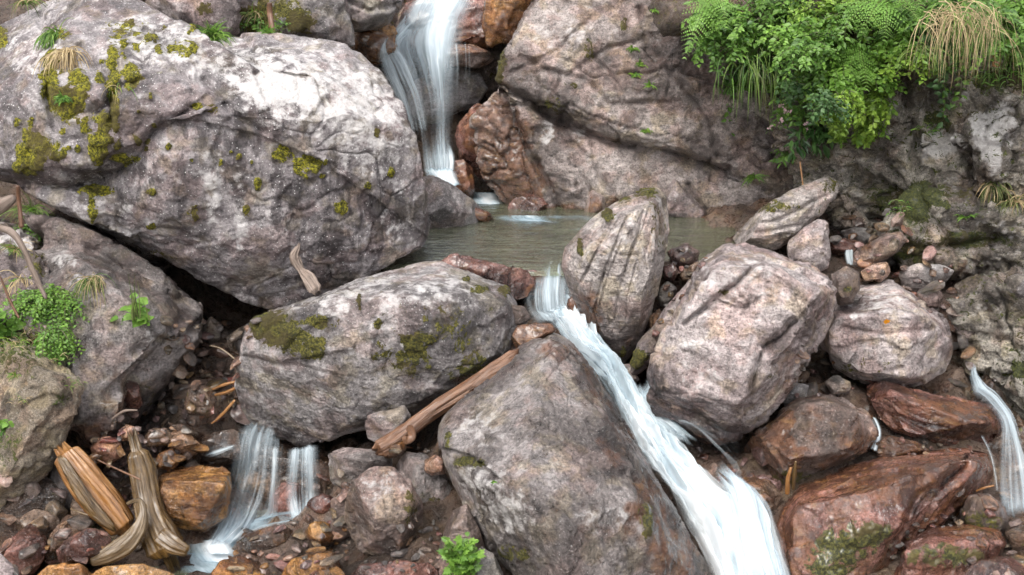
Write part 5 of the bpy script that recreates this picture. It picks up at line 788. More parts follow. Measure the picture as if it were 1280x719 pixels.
def fall_mat(name, su, sv, lo, hi, edge=.12, white=(.90, .95, .98), thin=(.42, .60, .70), vfade=None):
    """silky falling water: strands stretched along the flow (u across 0..1, v metres along); between strands one sees through"""
    t = NT(name); uv = t.n('UVMap', uv_map='flow'); v = uv.outputs[0]; se = t.n('SeparateXYZ'); t.l(v, se.inputs[0]); u = se.outputs[0]
    at = t.n('Attribute', attribute_name='dens'); dens = at.outputs['Fac']
    wig = t.n('Mapping'); t.l(v, wig.inputs[0]); wig.inputs['Scale'].default_value = (su, sv, 1)
    oi = t.n('ObjectInfo'); ad = t.n('VectorMath', operation='ADD'); t.l(wig.outputs[0], ad.inputs[0]); sc = t.n('VectorMath', operation='SCALE'); sc.inputs[0].default_value = (9, 5, 3); t.l(oi.outputs['Random'], sc.inputs['Scale']); t.l(sc.outputs[0], ad.inputs[1])
    n1 = t.noise(ad.outputs[0], 1.0, 4, .6, .25); n2 = t.noise(ad.outputs[0], 3.1, 3, .65, .1); n3 = t.noise(ad.outputs[0], .28, 3, .5, .3)
    s = t.math('ADD', t.math('MULTIPLY', t.lin(n1, .3, .7), .36), t.math('MULTIPLY', t.lin(n2, .3, .7), .07)); s = t.math('ADD', s, t.math('MULTIPLY', t.lin(n3, .3, .7), .52))
    s = t.math('ADD', s, t.math('SUBTRACT', dens, .5))
    e = t.math('MULTIPLY', t.ss(u, 0, edge), t.ss(u, 1 - edge, 1, 1, 0)); a = t.math('MULTIPLY', t.ss(s, lo, hi), e, clamp=True)
    col = t.mix(t.ss(s, (lo + hi) / 2, hi + .25), thin, white)
    df = t.n('BsdfDiffuse'); t.l(col, df.inputs[0]); tl = t.n('BsdfTranslucent'); t.l(col, tl.inputs[0])
    bp = t.n('Bump'); bp.inputs['Strength'].default_value = .25; bp.inputs['Distance'].default_value = .02; t.l(s, bp.inputs['Height']); t.l(bp.outputs[0], df.inputs['Normal'])
    m1 = t.n('MixShader'); m1.inputs[0].default_value = .35; t.l(df.outputs[0], m1.inputs[1]); t.l(tl.outputs[0], m1.inputs[2])
    gl = t.n('BsdfGlossy'); gl.inputs['Roughness'].default_value = .25; t.l(bp.outputs[0], gl.inputs['Normal']); m2 = t.n('MixShader'); m2.inputs[0].default_value = .06; t.l(m1.outputs[0], m2.inputs[1]); t.l(gl.outputs[0], m2.inputs[2])
    tr = t.n('BsdfTransparent'); m3 = t.n('MixShader'); t.put(m3.inputs[0], t.math('MULTIPLY', a, .97)); t.l(tr.outputs[0], m3.inputs[1]); t.l(m2.outputs[0], m3.inputs[2])
    t.l(m3.outputs[0], t.out.inputs[0]); return t.m
M['fall'] = fall_mat('falling_water', 7, .5, .18, .95, .28, white=(.88, .91, .93), thin=(.60, .70, .76))
M['wisp'] = fall_mat('thin_falling_water', 11, .5, .28, 1.15, .32, white=(.80, .86, .90), thin=(.64, .73, .78))
M['chute'] = fall_mat('white_water', 6, 2.1, .12, .74, .16, white=(.87, .90, .92), thin=(.60, .71, .77))
M['foam'] = fall_mat('foam_water', 5, 3.0, .30, .95, .30, white=(.84, .88, .91), thin=(.42, .56, .64))

def ribbon(name, secs, mat, nu=40, nv=80, layers=((0, 1.0, 0.0),), bulge=.03, rip=.02, dens=None, seed=0, fade=.08, drape=0.0):
    """secs: cross-sections down the flow ((pxL, pyL, YL), (pxR, pyR, YR), density). layers: (offset towards the open side in m, width scale, density change)."""
    L = np.array([tuple(P(*s[0])) for s in secs]); Rr = np.array([tuple(P(*s[1])) for s in secs]); De = np.array([s[2] if len(s) > 2 else .5 for s in secs])
    k = len(secs); tt = np.linspace(0, k - 1, nv)
    def cr(A):
        i = np.clip(np.floor(tt).astype(int), 0, k - 2); f = tt - i; g = lambda j: A[np.clip(j, 0, k - 1)]
        f = f[:, None] if A.ndim > 1 else f
        a, b, c, d = g(i - 1), g(i), g(i + 1), g(i + 2)
        return .5 * (2 * b + (c - a) * f + (2 * a - 5 * b + 4 * c - d) * f ** 2 + (3 * b - a - 3 * c + d) * f ** 3)
    Lc, Rc, Dc = cr(L), cr(Rr), cr(De); mid = (Lc + Rc) / 2
    Vs, Fs, UV, AT, n0 = [], [], [], [], 0
    for li, (off, ws_, dd) in enumerate(layers):
        u = np.linspace(0, 1, nu); G = mid[:, None] + (Lc - mid)[:, None] * ws_ * (1 - 2 * np.minimum(u, .5))[None, :, None] + (Rc - mid)[:, None] * ws_ * (2 * np.maximum(u, .5) - 1)[None, :, None]
        du = np.gradient(G, axis=1); dv = np.gradient(G, axis=0); N = np.cross(dv, du); N /= np.linalg.norm(N, axis=2)[:, :, None] + 1e-9
        flip = (N * (G - np.array([0, 0, CAM_Z]))).sum(2) > 0; N[flip] *= -1
        ln = np.concatenate([[0], np.cumsum(np.linalg.norm(np.diff(mid, axis=0), axis=1))])
        q = np.stack([np.tile(u * 9 * max(1, .3), (nv, 1)), np.tile(ln[:, None] * 1.6, (1, nu)), np.full((nv, nu), seed * 3.7 + li * 5)], -1).reshape(-1, 3)
        d = off + bulge * (1 - (2 * u - 1) ** 2)[None, :] + rip * fbm(q, 4, .55).reshape(nv, nu)
        G = G + N * d[:, :, None]
        if drape:
            dg_ = bpy.context.evaluated_depsgraph_get(); o_ = Vector((0, 0, CAM_Z)); Gf = G.reshape(-1, 3)
            for q_ in range(len(Gf)):
                p_ = Vector(Gf[q_]); v_ = p_ - o_; dist = v_.length; v_ /= dist
                for q2 in range(3):
                    ok_, l_, *_r = scene.ray_cast(dg_, o_, v_, distance=dist + .3)
                    if ok_ and _r[2].name.startswith(('rapids', 'waterfall', 'pool', 'foam')): ok_ = False
                    break
                if ok_ and -.02 < dist - (l_ - o_).length < drape: Gf[q_] = l_ - v_ * (.022 + .02 * li)
            G = Gf.reshape(nv, nu, 3)
            for _k in range(3): G[1:-1, 1:-1] = (G[1:-1, 1:-1] * 2 + G[:-2, 1:-1] + G[2:, 1:-1] + G[1:-1, :-2] + G[1:-1, 2:]) / 6
        Vs.append(G.reshape(-1, 3)); I = np.arange(nu * nv).reshape(nv, nu) + n0; n0 += nu * nv
        Fs.append(np.stack([I[:-1, :-1], I[:-1, 1:], I[1:, 1:], I[1:, :-1]], -1).reshape(-1, 4))
        UV.append(np.stack([np.tile(u, (nv, 1)) + li * 0, np.tile((ln + li * 3.3)[:, None], (1, nu))], -1).reshape(-1, 2)); fe = np.clip(np.minimum(ln, (ln[-1] - ln)) / (ln[-1] * fade + 1e-6), 0, 1) if fade else np.ones(nv); AT.append(np.tile((Dc + dd - .75 * (1 - fe) ** 1.5)[:, None], (1, nu)).ravel())
    V = np.concatenate(Vs); F = np.concatenate(Fs); UV = np.concatenate(UV); AT = np.concatenate(AT)
    me = mesh_from(name, V, F); ul = me.uv_layers.new(name='flow'); vi = np.empty(len(me.loops), dtype=np.int32); me.loops.foreach_get('vertex_index', vi); ul.data.foreach_set('uv', UV[vi].astype(np.float32).ravel())
    a = me.attributes.new('dens', 'FLOAT', 'POINT'); a.data.foreach_set('value', AT.astype(np.float32))
    return tag(link(name, me, M[mat]), kind='structure')

# pool surface
o2 = [(505, 345), (548, 322), (610, 326), (655, 340), (712, 345), (760, 352), (850, 352), (900, 335), (990, 318), (1060, 318), (1060, 262), (905, 258), (700, 240), (640, 232), (540, 232), (470, 262)]
ys = [ (P(a, b, 8).z, a, b) for a, b in o2]
def onplane(px, py, z):
    d = ray(px, py); s = (z - CAM_Z) / d.z; return Vector((d.x * s, d.y * s, z))
gx2 = np.linspace(-1.7, 3.2, 150); gy2 = np.linspace(7.75, 12.0, 130); X2, Y2 = np.meshgrid(gx2, gy2)
V = np.stack([X2.ravel(), Y2.ravel(), np.full(X2.size, WZ)], 1); V[:, 2] += .007 * fbm(V * np.array([2.0, 5.0, 1]), 3)
lip = np.clip((8.12 - V[:, 1]) / .3, 0, 1); V[:, 2] -= .05 * lip ** 2
keep = (V[:, 1] > 7.98 - .25 * np.clip((.9 - np.abs(V[:, 0] - .30)), 0, .25) * 2)
I = np.arange(150 * 130).reshape(130, 150); F = np.stack([I[:-1, :-1], I[:-1, 1:], I[1:, 1:], I[1:, :-1]], -1).reshape(-1, 4); keep &= V[:, 0] < 1.98 + .06 * fbm(V * 4, 2); F = F[keep[F].all(1)]
tag(link('pool', mesh_from('pool', V, F), M['pool']), kind='structure')

# upper waterfall: lip, main curtain, left-hand veil, thin right veil, foot
ribbon('waterfall', [((545, -60, 12.6), (610, -60, 12.6), .95), ((518, -8, 12.0), (600, -12, 12.0), .95), ((496, 30, 11.75), (588, 22, 11.7), .85), ((484, 60, 11.45), (580, 52, 11.4), .82), ((496, 90, 11.25), (577, 80, 11.2), .68), ((514, 130, 11.1), (572, 120, 11.1), .52), ((524, 170, 11.0), (567, 165, 11.0), .48), ((528, 210, 10.9), (568, 205, 10.9), .8), ((532, 232, 10.8), (570, 236, 10.8), 1.0)],
       'fall', 60, 120, ((0, 1, -.05), (.05, .85, -.12)), .05, .045, seed=1, drape=.75)
ribbon('waterfall', [((512, 15, 11.75), (550, 0, 11.9), .7), ((488, 42, 11.5), (522, 35, 11.6), .75), ((470, 66, 11.25), (505, 60, 11.35), .7), ((473, 90, 11.05), (520, 82, 11.15), .60), ((490, 130, 10.95), (535, 120, 11.05), .45), ((505, 180, 10.9), (545, 175, 10.95), .4)], 'wisp', 40, 80, ((0, 1, .1), (.04, .9, .0)), .03, .03, seed=2, drape=.7)
ribbon('waterfall', [((560, 50, 11.3), (590, 50, 11.35), .5), ((562, 80, 11.15), (592, 78, 11.2), .35), ((562, 130, 11.05), (590, 128, 11.1), .25), ((560, 185, 10.95), (585, 180, 11.0), .15)], 'wisp', 30, 60, ((0, 1, 0),), .02, .02, seed=3)
ribbon('waterfall', [((545, 182, 10.85), (566, 180, 10.85), .6), ((548, 205, 10.7), (570, 203, 10.7), .6), ((545, 230, 10.6), (566, 236, 10.6), .75)], 'fall', 24, 30, ((0, 1, .1),), .03, .02, seed=4, fade=.4)
ribbon('rapids', [((525, 214, 10.6), (572, 216, 10.6), 1.0), ((535, 226, 10.3), (575, 230, 10.4), .9), ((555, 240, 10.1), (580, 240, 10.2), .5)], 'foam', 24, 24, ((.03, 1, .1),), .02, .03, seed=5, fade=.25)
# ripples and foam on the pool where the fall feeds it
def foam(cx, cy, rx, ry, den, seed=0, name='foam', z=None):
    z = WZ + .012 if z is None else z
    q = [((cx - rx, cy - ry), (cx + rx * .7, cy - ry)), ((cx - rx * 1.1, cy), (cx + rx, cy)), ((cx - rx * .7, cy + ry), (cx + rx * 1.1, cy + ry))]
    secs = []
    for (a, b) in q:
        A, B = onplane(a[0], a[1], z), onplane(b[0], b[1], z); secs.append(((a[0], a[1], A.y), (b[0], b[1], B.y), den))
    return ribbon(name, secs, 'foam', 24, 24, ((0, 1, 0),), 0, .003, seed=seed)
foam(607, 248, 20, 8, .95, 1); foam(655, 273, 34, 4, .8, 2); foam(710, 274, 90, 5, .5, 3); foam(690, 282, 120, 6, .25, 4)
# small cascade out of the pool
ribbon('waterfall', [((658, 338, 8.25), (725, 336, 8.25), .25), ((655, 346, 8.0), (722, 348, 8.0), .45), ((653, 358, 7.88), (722, 362, 7.85), .60), ((652, 375, 7.8), (722, 380, 7.75), .62), ((658, 392, 7.75), (724, 400, 7.7), .70), ((672, 408, 7.6), (735, 410, 7.6), .95)],
       'fall', 50, 70, ((0, 1, 0), (.03, .95, -.08)), .04, .025, seed=6)
# the white chute
CH = [((680, 402, 7.62), (728, 398, 7.62), .9), ((695, 420, 7.35), (742, 420, 7.4), .85), ((716, 445, 7.1), (754, 445, 7.15), .72), ((740, 470, 6.9), (770, 475, 6.95), .66), ((758, 500, 6.7), (794, 500, 6.75), .7), ((774, 530, 6.5), (814, 530, 6.55), .8), ((790, 560, 6.3), (842, 560, 6.35), .82), ((810, 590, 6.1), (872, 590, 6.1), .85), ((834, 620, 5.9), (902, 618, 5.9), .95), ((858, 655, 5.7), (944, 655, 5.75), 1.0), ((880, 700, 5.5), (968, 690, 5.6), 1.0), ((904, 780, 5.2), (1000, 780, 5.2), .9)]
ribbon('rapids', CH, 'chute', 60, 200, ((.02, 1.0, -.1), (.05, .9, -.12), (.08, .75, -.2)), .07, .10, seed=7)
ribbon('rapids', [((780, 485, 6.75), (808, 488, 6.8), .75), ((786, 510, 6.6), (822, 512, 6.65), .8), ((800, 540, 6.4), (846, 545, 6.45), .85), ((830, 570, 6.25), (880, 572, 6.3), .9)], 'chute', 30, 60, ((.05, 1, -.15), (.08, .85, -.3)), .05, .04, seed=8, fade=.35)
ribbon('rapids', [((835, 556, 6.3), (858, 552, 6.35), .35), ((856, 570, 6.15), (896, 566, 6.25), .2), ((880, 596, 6.0), (925, 594, 6.1), .12), ((900, 625, 5.85), (945, 635, 5.85), .15)], 'wisp', 34, 50, ((.10, 1, .15), (.14, .8, .05)), .08, .05, seed=9)
ribbon('rapids', [((868, 590, 5.95), (908, 596, 5.95), .6), ((890, 620, 5.8), (935, 626, 5.8), .75), ((895, 650, 5.6), (960, 656, 5.65), .8), ((905, 700, 5.4), (976, 700, 5.45), .9), ((930, 780, 5.1), (1000, 780, 5.15), .8)], 'fall', 34, 50, ((.06, 1, 0), (.10, .8, 0)), .08, .06, seed=10, fade=.3)
# the wide low fall under the grey boulder and its plunge
ribbon('waterfall', [((300, 530, 6.58), (352, 552, 6.55), .62), ((292, 550, 6.45), (356, 565, 6.45), .50), ((284, 590, 6.35), (356, 595, 6.38), .38), ((270, 630, 6.2), (345, 630, 6.3), .42), ((262, 665, 6.05), (322, 668, 6.15), .75), ((246, 695, 5.9), (304, 695, 5.95), .95)], 'fall', 44, 70, ((0, 1, -.02), (.04, .85, -.1)), .05, .04, seed=11)
ribbon('waterfall', [((325, 552, 6.5), (372, 562, 6.48), .5), ((325, 590, 6.4), (370, 590, 6.4), .42), ((318, 640, 6.3), (368, 640, 6.3), .42), ((305, 662, 6.15), (360, 655, 6.2), .6)], 'wisp', 30, 50, ((0, 1, .1),), .04, .03, seed=12)
ribbon('waterfall', [((360, 560, 6.45), (400, 552, 6.45), .6), ((356, 590, 6.38), (402, 586, 6.38), .36), ((354, 620, 6.32), (404, 620, 6.32), .32), ((362, 654, 6.22), (400, 652, 6.22), .75)], 'fall', 30, 50, ((0, 1, .12), (.03, .8, .05)), .04, .03, seed=13)
ribbon('rapids', [((396, 645, 6.3), (398, 660, 6.2), .6), ((350, 648, 6.3), (355, 664, 6.1), .6), ((310, 658, 6.2), (312, 676, 6.05), .7), ((275, 680, 6.05), (290, 700, 5.9), .7)], 'foam', 20, 60, ((0.03, 1, .1),), .03, .02, seed=14)
ribbon('rapids', [((245, 572, 6.55), (262, 586, 6.4), .35), ((270, 560, 6.55), (285, 580, 6.4), .55), ((300, 548, 6.55), (312, 570, 6.42), .4)], 'wisp', 20, 40, ((0.02, 1, .05),), .02, .02, seed=15, fade=.3)
# thin falls at the edge of the photo
ribbon('waterfall', [((1210, 462, 7.15), (1220, 462, 7.15), .6), ((1211, 480, 7.0), (1224, 478, 7.0), .6), ((1214, 498, 6.85), (1236, 492, 6.9), .7), ((1228, 508, 6.7), (1252, 506, 6.7), .6), ((1244, 530, 6.45), (1262, 526, 6.5), .6), ((1242, 560, 6.3), (1276, 555, 6.35), .45), ((1238, 600, 6.15), (1290, 595, 6.2), .42), ((1240, 640, 6.0), (1298, 635, 6.05), .55), ((1245, 662, 5.9), (1305, 655, 5.95), .8)], 'fall', 40, 100, ((0.02, 1, .05), (.05, .85, -.08)), .04, .02, seed=16, drape=.5)
ribbon('waterfall', [((1222, 548, 6.4), (1232, 545, 6.4), .3), ((1232, 575, 6.25), (1248, 570, 6.25), .25), ((1236, 620, 6.1), (1256, 620, 6.1), .2)], 'wisp', 20, 40, ((0.02, 1, .2),), .02, .02, seed=17)
ribbon('waterfall', [((1088, 525, 6.62), (1095, 523, 6.62), .5), ((1094, 540, 6.5), (1102, 538, 6.5), .5), ((1090, 555, 6.42), (1100, 555, 6.42), .6), ((1084, 566, 6.3), (1094, 570, 6.3), .6)], 'fall', 14, 30, ((0.02, 1, .15),), .01, .01, seed=18)
ribbon('waterfall', [((1056, 312, 8.5), (1068, 312, 8.5), .5), ((1054, 322, 8.35), (1066, 324, 8.35), .6), ((1056, 334, 8.2), (1070, 338, 8.2), .5)], 'fall', 14, 20, ((0.02, 1, .15),), .01, .01, seed=19)
# the plunge water in the lower corner and the wet floor
pz = P(230, 705, 5.8).z
gx3 = np.linspace(-2.7, -1.1, 70); gy3 = np.linspace(5.3, 6.5, 60); X3, Y3 = np.meshgrid(gx3, gy3); V = np.stack([X3.ravel(), Y3.ravel(), np.full(X3.size, pz)], 1); V[:, 2] += .008 * fbm(V * 5, 3)
I = np.arange(70 * 60).reshape(60, 70); F = np.stack([I[:-1, :-1], I[:-1, 1:], I[1:, 1:], I[1:, :-1]], -1).reshape(-1, 4)
tag(link('pool', mesh_from('pool', V, F), M['pool']), kind='structure')
foam(268, 688, 36, 16, 1.0, 5, z=pz + .02); foam(258, 704, 44, 14, .65, 6, z=pz + .015); foam(272, 684, 20, 9, 1.2, 7, z=pz + .06)
foam(1275, 655, 30, 16, .6, 8, z=P(1275, 655, 6.0).z + .02)
# ---------------------------------------------------------------- plants
def leaf_mat(name, rough=.45, trans=.35):
    t = NT(name); at = t.n('Attribute', attribute_name='lc'); b = t.n('BsdfPrincipled'); t.l(at.outputs['Color'], b.inputs['Base Color']); b.inputs['Roughness'].default_value = rough
    tc = t.n('TexCoord'); k = t.lin(t.noise(tc.outputs['Object'], 40, 3), .3, .7, .75, 1.25); col = t.mix(1.0, at.outputs['Color'], k, 'MULTIPLY'); t.l(col, b.inputs['Base Color'])
    tl = t.n('BsdfTranslucent'); hs = t.n('HueSaturation'); hs.inputs['Value'].default_value = 1.5; t.l(col, hs.inputs['Color']); t.l(hs.outputs[0], tl.inputs[0])
    m = t.n('MixShader'); m.inputs[0].default_value = trans; t.l(b.outputs[0], m.inputs[1]); t.l(tl.outputs[0], m.inputs[2]); t.l(m.outputs[0], t.out.inputs[0]); return t.m
M['leaf'] = leaf_mat('green_leaves'); M['leaf_gloss'] = leaf_mat('glossy_leaves', .25, .2); M['straw'] = leaf_mat('dry_straw', .7, .25); M['petal'] = leaf_mat('pale_petals', .6, .4); M['stem'] = leaf_mat('plant_stems', .6, .05)
LV = np.array([(0, 0, 0), (.20, .16, .05), (-.20, .16, .05), (.34, .42, .08), (-.34, .42, .08), (0, .42, 0), (.20, .76, .03), (-.20, .76, .03), (0, .76, -.04), (0, 1.05, -.14), (0, .16, 0)])
LF = [(0, 1, 10), (0, 10, 2), (10, 1, 3, 5), (2, 10, 5, 4), (5, 3, 6, 8), (4, 5, 8, 7), (8, 6, 9), (7, 8, 9)]
def lobed():
    V = [(0, 0, 0)]; pr = [(.10, .12), (.42, .10), (.30, .28), (.50, .42), (.26, .46), (.36, .74), (.16, .66), (0, 1.0)]
    for s in (1, -1):
        for k, (x, y) in enumerate(pr[:-1]): V.append((s * x, y, .05 * x))
    V.append((0, 1.0, -.08)); V.append((0, .35, -.02)); V = np.array(V); n = 7; F = []
    R_ = [0] + list(range(1, 8)) + [15]; L_ = [0] + list(range(8, 15)) + [15]
    for a, b in zip(R_[:-1], R_[1:]): F.append((16, a, b))
    for a, b in zip(L_[:-1], L_[1:]): F.append((16, b, a))
    return V, F
LOBE = lobed()
class Leaves:
    def __init__(s): s.V, s.F, s.C, s.n = [], [], [], 0
    def add(s, T, F, pos, d, up, size, col, wid=1.0):
        d = d.normalized(); x = d.cross(up)
        if x.length < 1e-4: x = Vector((1, 0, 0))
        x.normalize(); z = x.cross(d)
        Mx = np.array([tuple(x), tuple(d), tuple(z)]); v = (T * np.array([wid, 1, 1]) * size) @ Mx + np.array(pos)
        s.V.append(v); s.F += [tuple(i + s.n for i in f) for f in F]; s.n += len(v); s.C.append(np.tile(np.array([*col, 1.0]), (len(v), 1)))
    def blade(s, pts, w, col, up=Vector((0, -1, .3))):
        n = len(pts); v = []
        for k, p in enumerate(pts):
            t = (pts[min(k + 1, n - 1)] - pts[max(k - 1, 0)]).normalized(); x = t.cross(up).normalized() * w * (1 - (k / (n - 1)) ** 1.6 * .92)
            v += [tuple(p - x), tuple(p + t.cross(x).normalized() * w * .25), tuple(p + x)]
        F = []
        for k in range(n - 1): a = k * 3; F += [(a, a + 1, a + 4, a + 3), (a + 1, a + 2, a + 5, a + 4)]
        s.V.append(np.array(v)); s.F += [tuple(i + s.n for i in f) for f in F]; s.n += len(v); s.C.append(np.tile(np.array([*col, 1.0]), (len(v), 1)))
    def build(s, name, mat, root, loc):
        me = mesh_from(name, np.concatenate(s.V) - np.array(loc), s.F, smooth=False); set_attr(me, 'lc', np.concatenate(s.C)); return link(name, me, M[mat], (0, 0, 0), root)
def plant_root(name, loc, label, cat, group=None):
    o = bpy.data.objects.new(name, None); scene.collection.objects.link(o); o.location = loc; o.empty_display_size = .05; return tag(o, label, cat, group)
pr_ = random.Random(11)
def rv(a=1.0): return Vector((pr_.gauss(0, a), pr_.gauss(0, a), pr_.gauss(0, a)))
def lerpc(a, b, t): return tuple(x + (y - x) * t for x, y in zip(a, b))
GR = {'mid': ((.045, .110, .022), (.155, .285, .048)), 'yellow': ((.09, .18, .028), (.26, .39, .055)), 'dark': ((.022, .060, .020), (.08, .16, .045)), 'fresh': ((.06, .145, .024), (.205, .36, .058)), 'fern': ((.09, .19, .03), (.24, .42, .09)), 'straw': ((.20, .14, .07), (.50, .40, .23)), 'grass': ((.05, .10, .02), (.20, .30, .06)), 'olive': ((.05, .07, .02), (.15, .18, .05))}
def col(k, t=None):
    a, b = GR[k]; t = pr_.random() if t is None else t; c = lerpc(a, b, t); j = pr_.uniform(.85, 1.15); return tuple(x * j for x in c)
def stem_path(p, d, L, droop, n=8, wob=.12):
    pts = [p.copy()]; d = d.normalized()
    for k in range(n):
        d = (d + Vector((0, 0, -droop / n)) + rv(wob / n * 2)).normalized(); pts.append(pts[-1] + d * L / n)
    return pts
def shrub(px, py, rpx, kind, label, nst=12, lpx=9, per=12, droop=1.6, name='shrub', cat='shrub', Yo=None, toward=.7, up=.35, flowers=0, tmpl='oval', mat='leaf', red=0.0, spread=1.0, wid=1.0, top=.0):
    loc, nrm, ob = hit(px, py)
    if Yo is not None: loc = P(px, py, Yo)
    m = mpx(loc.y); root = plant_root(name, loc, label, cat); Lv, St, Fl = Leaves(), Leaves(), Leaves(); T, F = (LV, LF) if tmpl == 'oval' else LOBE
    for s in range(nst):
        a = pr_.uniform(-1, 1) * spread; d = Vector((a, -toward * pr_.uniform(.3, 1), up + pr_.uniform(-.4, .5))); L = rpx * m * pr_.uniform(.6, 1.25)
        pts = stem_path(loc + rv(rpx * m * .16), d, L, droop); St.blade(pts, .0028, (.07, .075, .03)); tone = pr_.random() * .6
        for k in range(per):
            f = (k + 1) / per; i = min(int(f * (len(pts) - 1)), len(pts) - 2); p = pts[i].lerp(pts[i + 1], f * (len(pts) - 1) - i); ax = (pts[i + 1] - pts[i]).normalized()
            sd = 1 if k % 2 else -1; side = ax.cross(Vector((0, 0, 1))); side = side.normalized() if side.length > .01 else Vector((1, 0, 0))
            dr = (ax * .45 + side * sd * .9 + rv(.35) + Vector((0, -.15, -.15))); upv = (Vector((0, -.55, .8)) + rv(.45))
            c = col(kind, min(1, tone + pr_.random() * .5)); 
            if red and pr_.random() < red: c = (c[0] * 2.2, c[1] * .8, c[2])
            Lv.add(T, F, p + dr.normalized() * lpx * m * .1, dr, upv, lpx * m * pr_.uniform(.55, 1.25), c, wid * pr_.uniform(.8, 1.1))
        if pr_.random() < flowers:
            Fl = Leaves()
            for q in range(6):
                pp = pts[-1] + rv(.012) + Vector((0, -.01, .03)); Fl.add(LV, LF, pp, rv(), Vector((0, -1, .5)), .022, (.62, .42, .48), 1.3)
            Fl.build('flower', 'petal', root, loc)
    Lv.build('foliage', mat, root, loc); St.build('stem', 'stem', root, loc)
    return root
def fern(px, py, fronds, label, Yo=None):
    """fronds: (tip px, tip py, depth offset, lift)"""
    loc = hit(px, py)[0] if Yo is None else P(px, py, Yo); root = plant_root('fern', loc, label, 'fern'); St = Leaves()
    for tx, ty, dy, lift in fronds:
        Lv = Leaves(); tip = P(tx, ty, loc.y + dy); mid = loc.lerp(tip, .5) + Vector((0, -.02, lift)); n = 19; L = (tip - loc).length; pts = [loc * (1 - t) ** 2 + mid * 2 * t * (1 - t) + tip * t * t for t in [k / n for k in range(n + 1)]]
        St.blade(pts, .003, (.10, .13, .03)); ton = pr_.uniform(.3, .9)
        for k in range(3, n + 1):
            t = k / n; ax = (pts[k] - pts[k - 1]).normalized(); nrm = Vector((pr_.gauss(0, .05), -.75, .6)); sd = ax.cross(nrm).normalized(); ln = L * .27 * min(1, t * 3.2) ** .7 * (1.04 - t) ** .75
            for s in (1, -1):
                d = (sd * s + ax * .55 + Vector((0, 0, -.25)) + rv(.09)).normalized(); m = 7; c = col('fern', min(1, ton + pr_.uniform(-.2, .2)))
                for q in range(m):
                    f = (q + .4) / m; p = pts[k] + d * ln * f + Vector((0, 0, -.12 * ln * f * f)); w = max(ln, .05) * .125 * (1 - f * .7); x = ax
                    for s2 in (1, -1): Lv.add(LV, [LF[2], LF[3], LF[4], LF[5]], p, (x * s2 + d * .55).normalized(), nrm + rv(.12), w * 1.35, c, .9)
        Lv.build('frond', 'leaf', root, loc)
    St.build('stem', 'stem', root, loc); return root
def tuft(px, py, n, lpx, label, kinds=('grass',), droop=2.0, spread=.7, w=.9, up=.7, toward=.6, name='grass_tuft', cat='grass tuft', Yo=None, mat='leaf', jit=.12, group=None):
    loc = hit(px, py)[0] if Yo is None else P(px, py, Yo); m = mpx(loc.y); root = plant_root(name, loc, label, cat, group); B = Leaves()
    for k in range(n):
        d = Vector((pr_.uniform(-1, 1) * spread, -toward * pr_.uniform(.1, 1), up + pr_.uniform(-.2, .5))); L = lpx * m * pr_.uniform(.5, 1.2); B.blade(stem_path(loc + Vector((pr_.gauss(0, 1), pr_.gauss(0, .5), pr_.gauss(0, .4))) * lpx * m * jit, d, L, droop * pr_.uniform(.6, 1.3), 7, .25), w * m * pr_.uniform(.6, 1.2), col(pr_.choice(kinds)))
    B.build('foliage', mat, root, loc); return root

# the bank of plants over the shaded cliff
S = lambda px, py, r, k, lb, **kw: shrub(px, py, r, k, lb, **kw)
BK = [
 (905, 22, 50, 'mid', 'leafy green shrub at the outer end of the bank beside the drooping fern', {}), (938, 12, 52, 'mid', 'broad-leaved shrub on the bank top above the hanging grass', {}), (925, 52, 44, 'mid', 'light green shrub hanging lowest over the rock face below the drooping fern', dict(lpx=8)),
 (965, 45, 48, 'mid', 'dense green shrub in the middle of the bank edge above the pale-flowered bush', {}), (985, 10, 52, 'mid', 'mid-green shrub on the bank top between the leafy shrub and the yellow-flowered weeds', {}), (1015, 30, 50, 'yellow', 'yellow-green shrub just beside the arching ferns', dict(lpx=9)),
 (1030, 5, 46, 'yellow', 'yellowish weeds at the top of the photo beside the arching ferns', dict(lpx=7)), (1040, 62, 52, 'yellow', 'bright yellow-green bush spilling down below the arching ferns', dict(lpx=10)), (1072, 92, 52, 'yellow', 'yellow-green reddish-tipped bush hanging lowest from the bank', dict(lpx=10, droop=2.2)),
 (1112, 62, 48, 'yellow', 'red-tinged yellow-green bush under the hanging fern', dict(lpx=9)), (1018, 92, 40, 'mid', 'small green bush between the pale-flowered bush and the yellow-green bush', dict(lpx=8)), (1140, 22, 46, 'mid', 'narrow-leaved shrub beside the straw tuft on the bank', dict(lpx=10, wid=.55)),
 (1175, 8, 48, 'mid', 'willowy shrub growing behind the straw tuft', dict(lpx=12, wid=.4)), (1230, 6, 48, 'mid', 'narrow-leaved shrub at the top of the photo above the orange broken branch', dict(lpx=11, wid=.5)), (1270, 30, 46, 'mid', 'green shrub at the edge of the photo beside the straw tuft', dict(lpx=9)),
 (1155, 48, 34, 'dark', 'dark heart-leaved creeper under the narrow-leaved shrub', dict(lpx=12, wid=1.3)), (1110, 15, 46, 'mid', 'shrub growing behind the arching ferns', dict(lpx=9)), (1065, 22, 44, 'mid', 'shrub filling the gap between the arching ferns', dict(lpx=8)), (1075, 2, 44, 'yellow', 'pale green shrub at the top of the photo over the arching ferns', dict(lpx=8)),
]
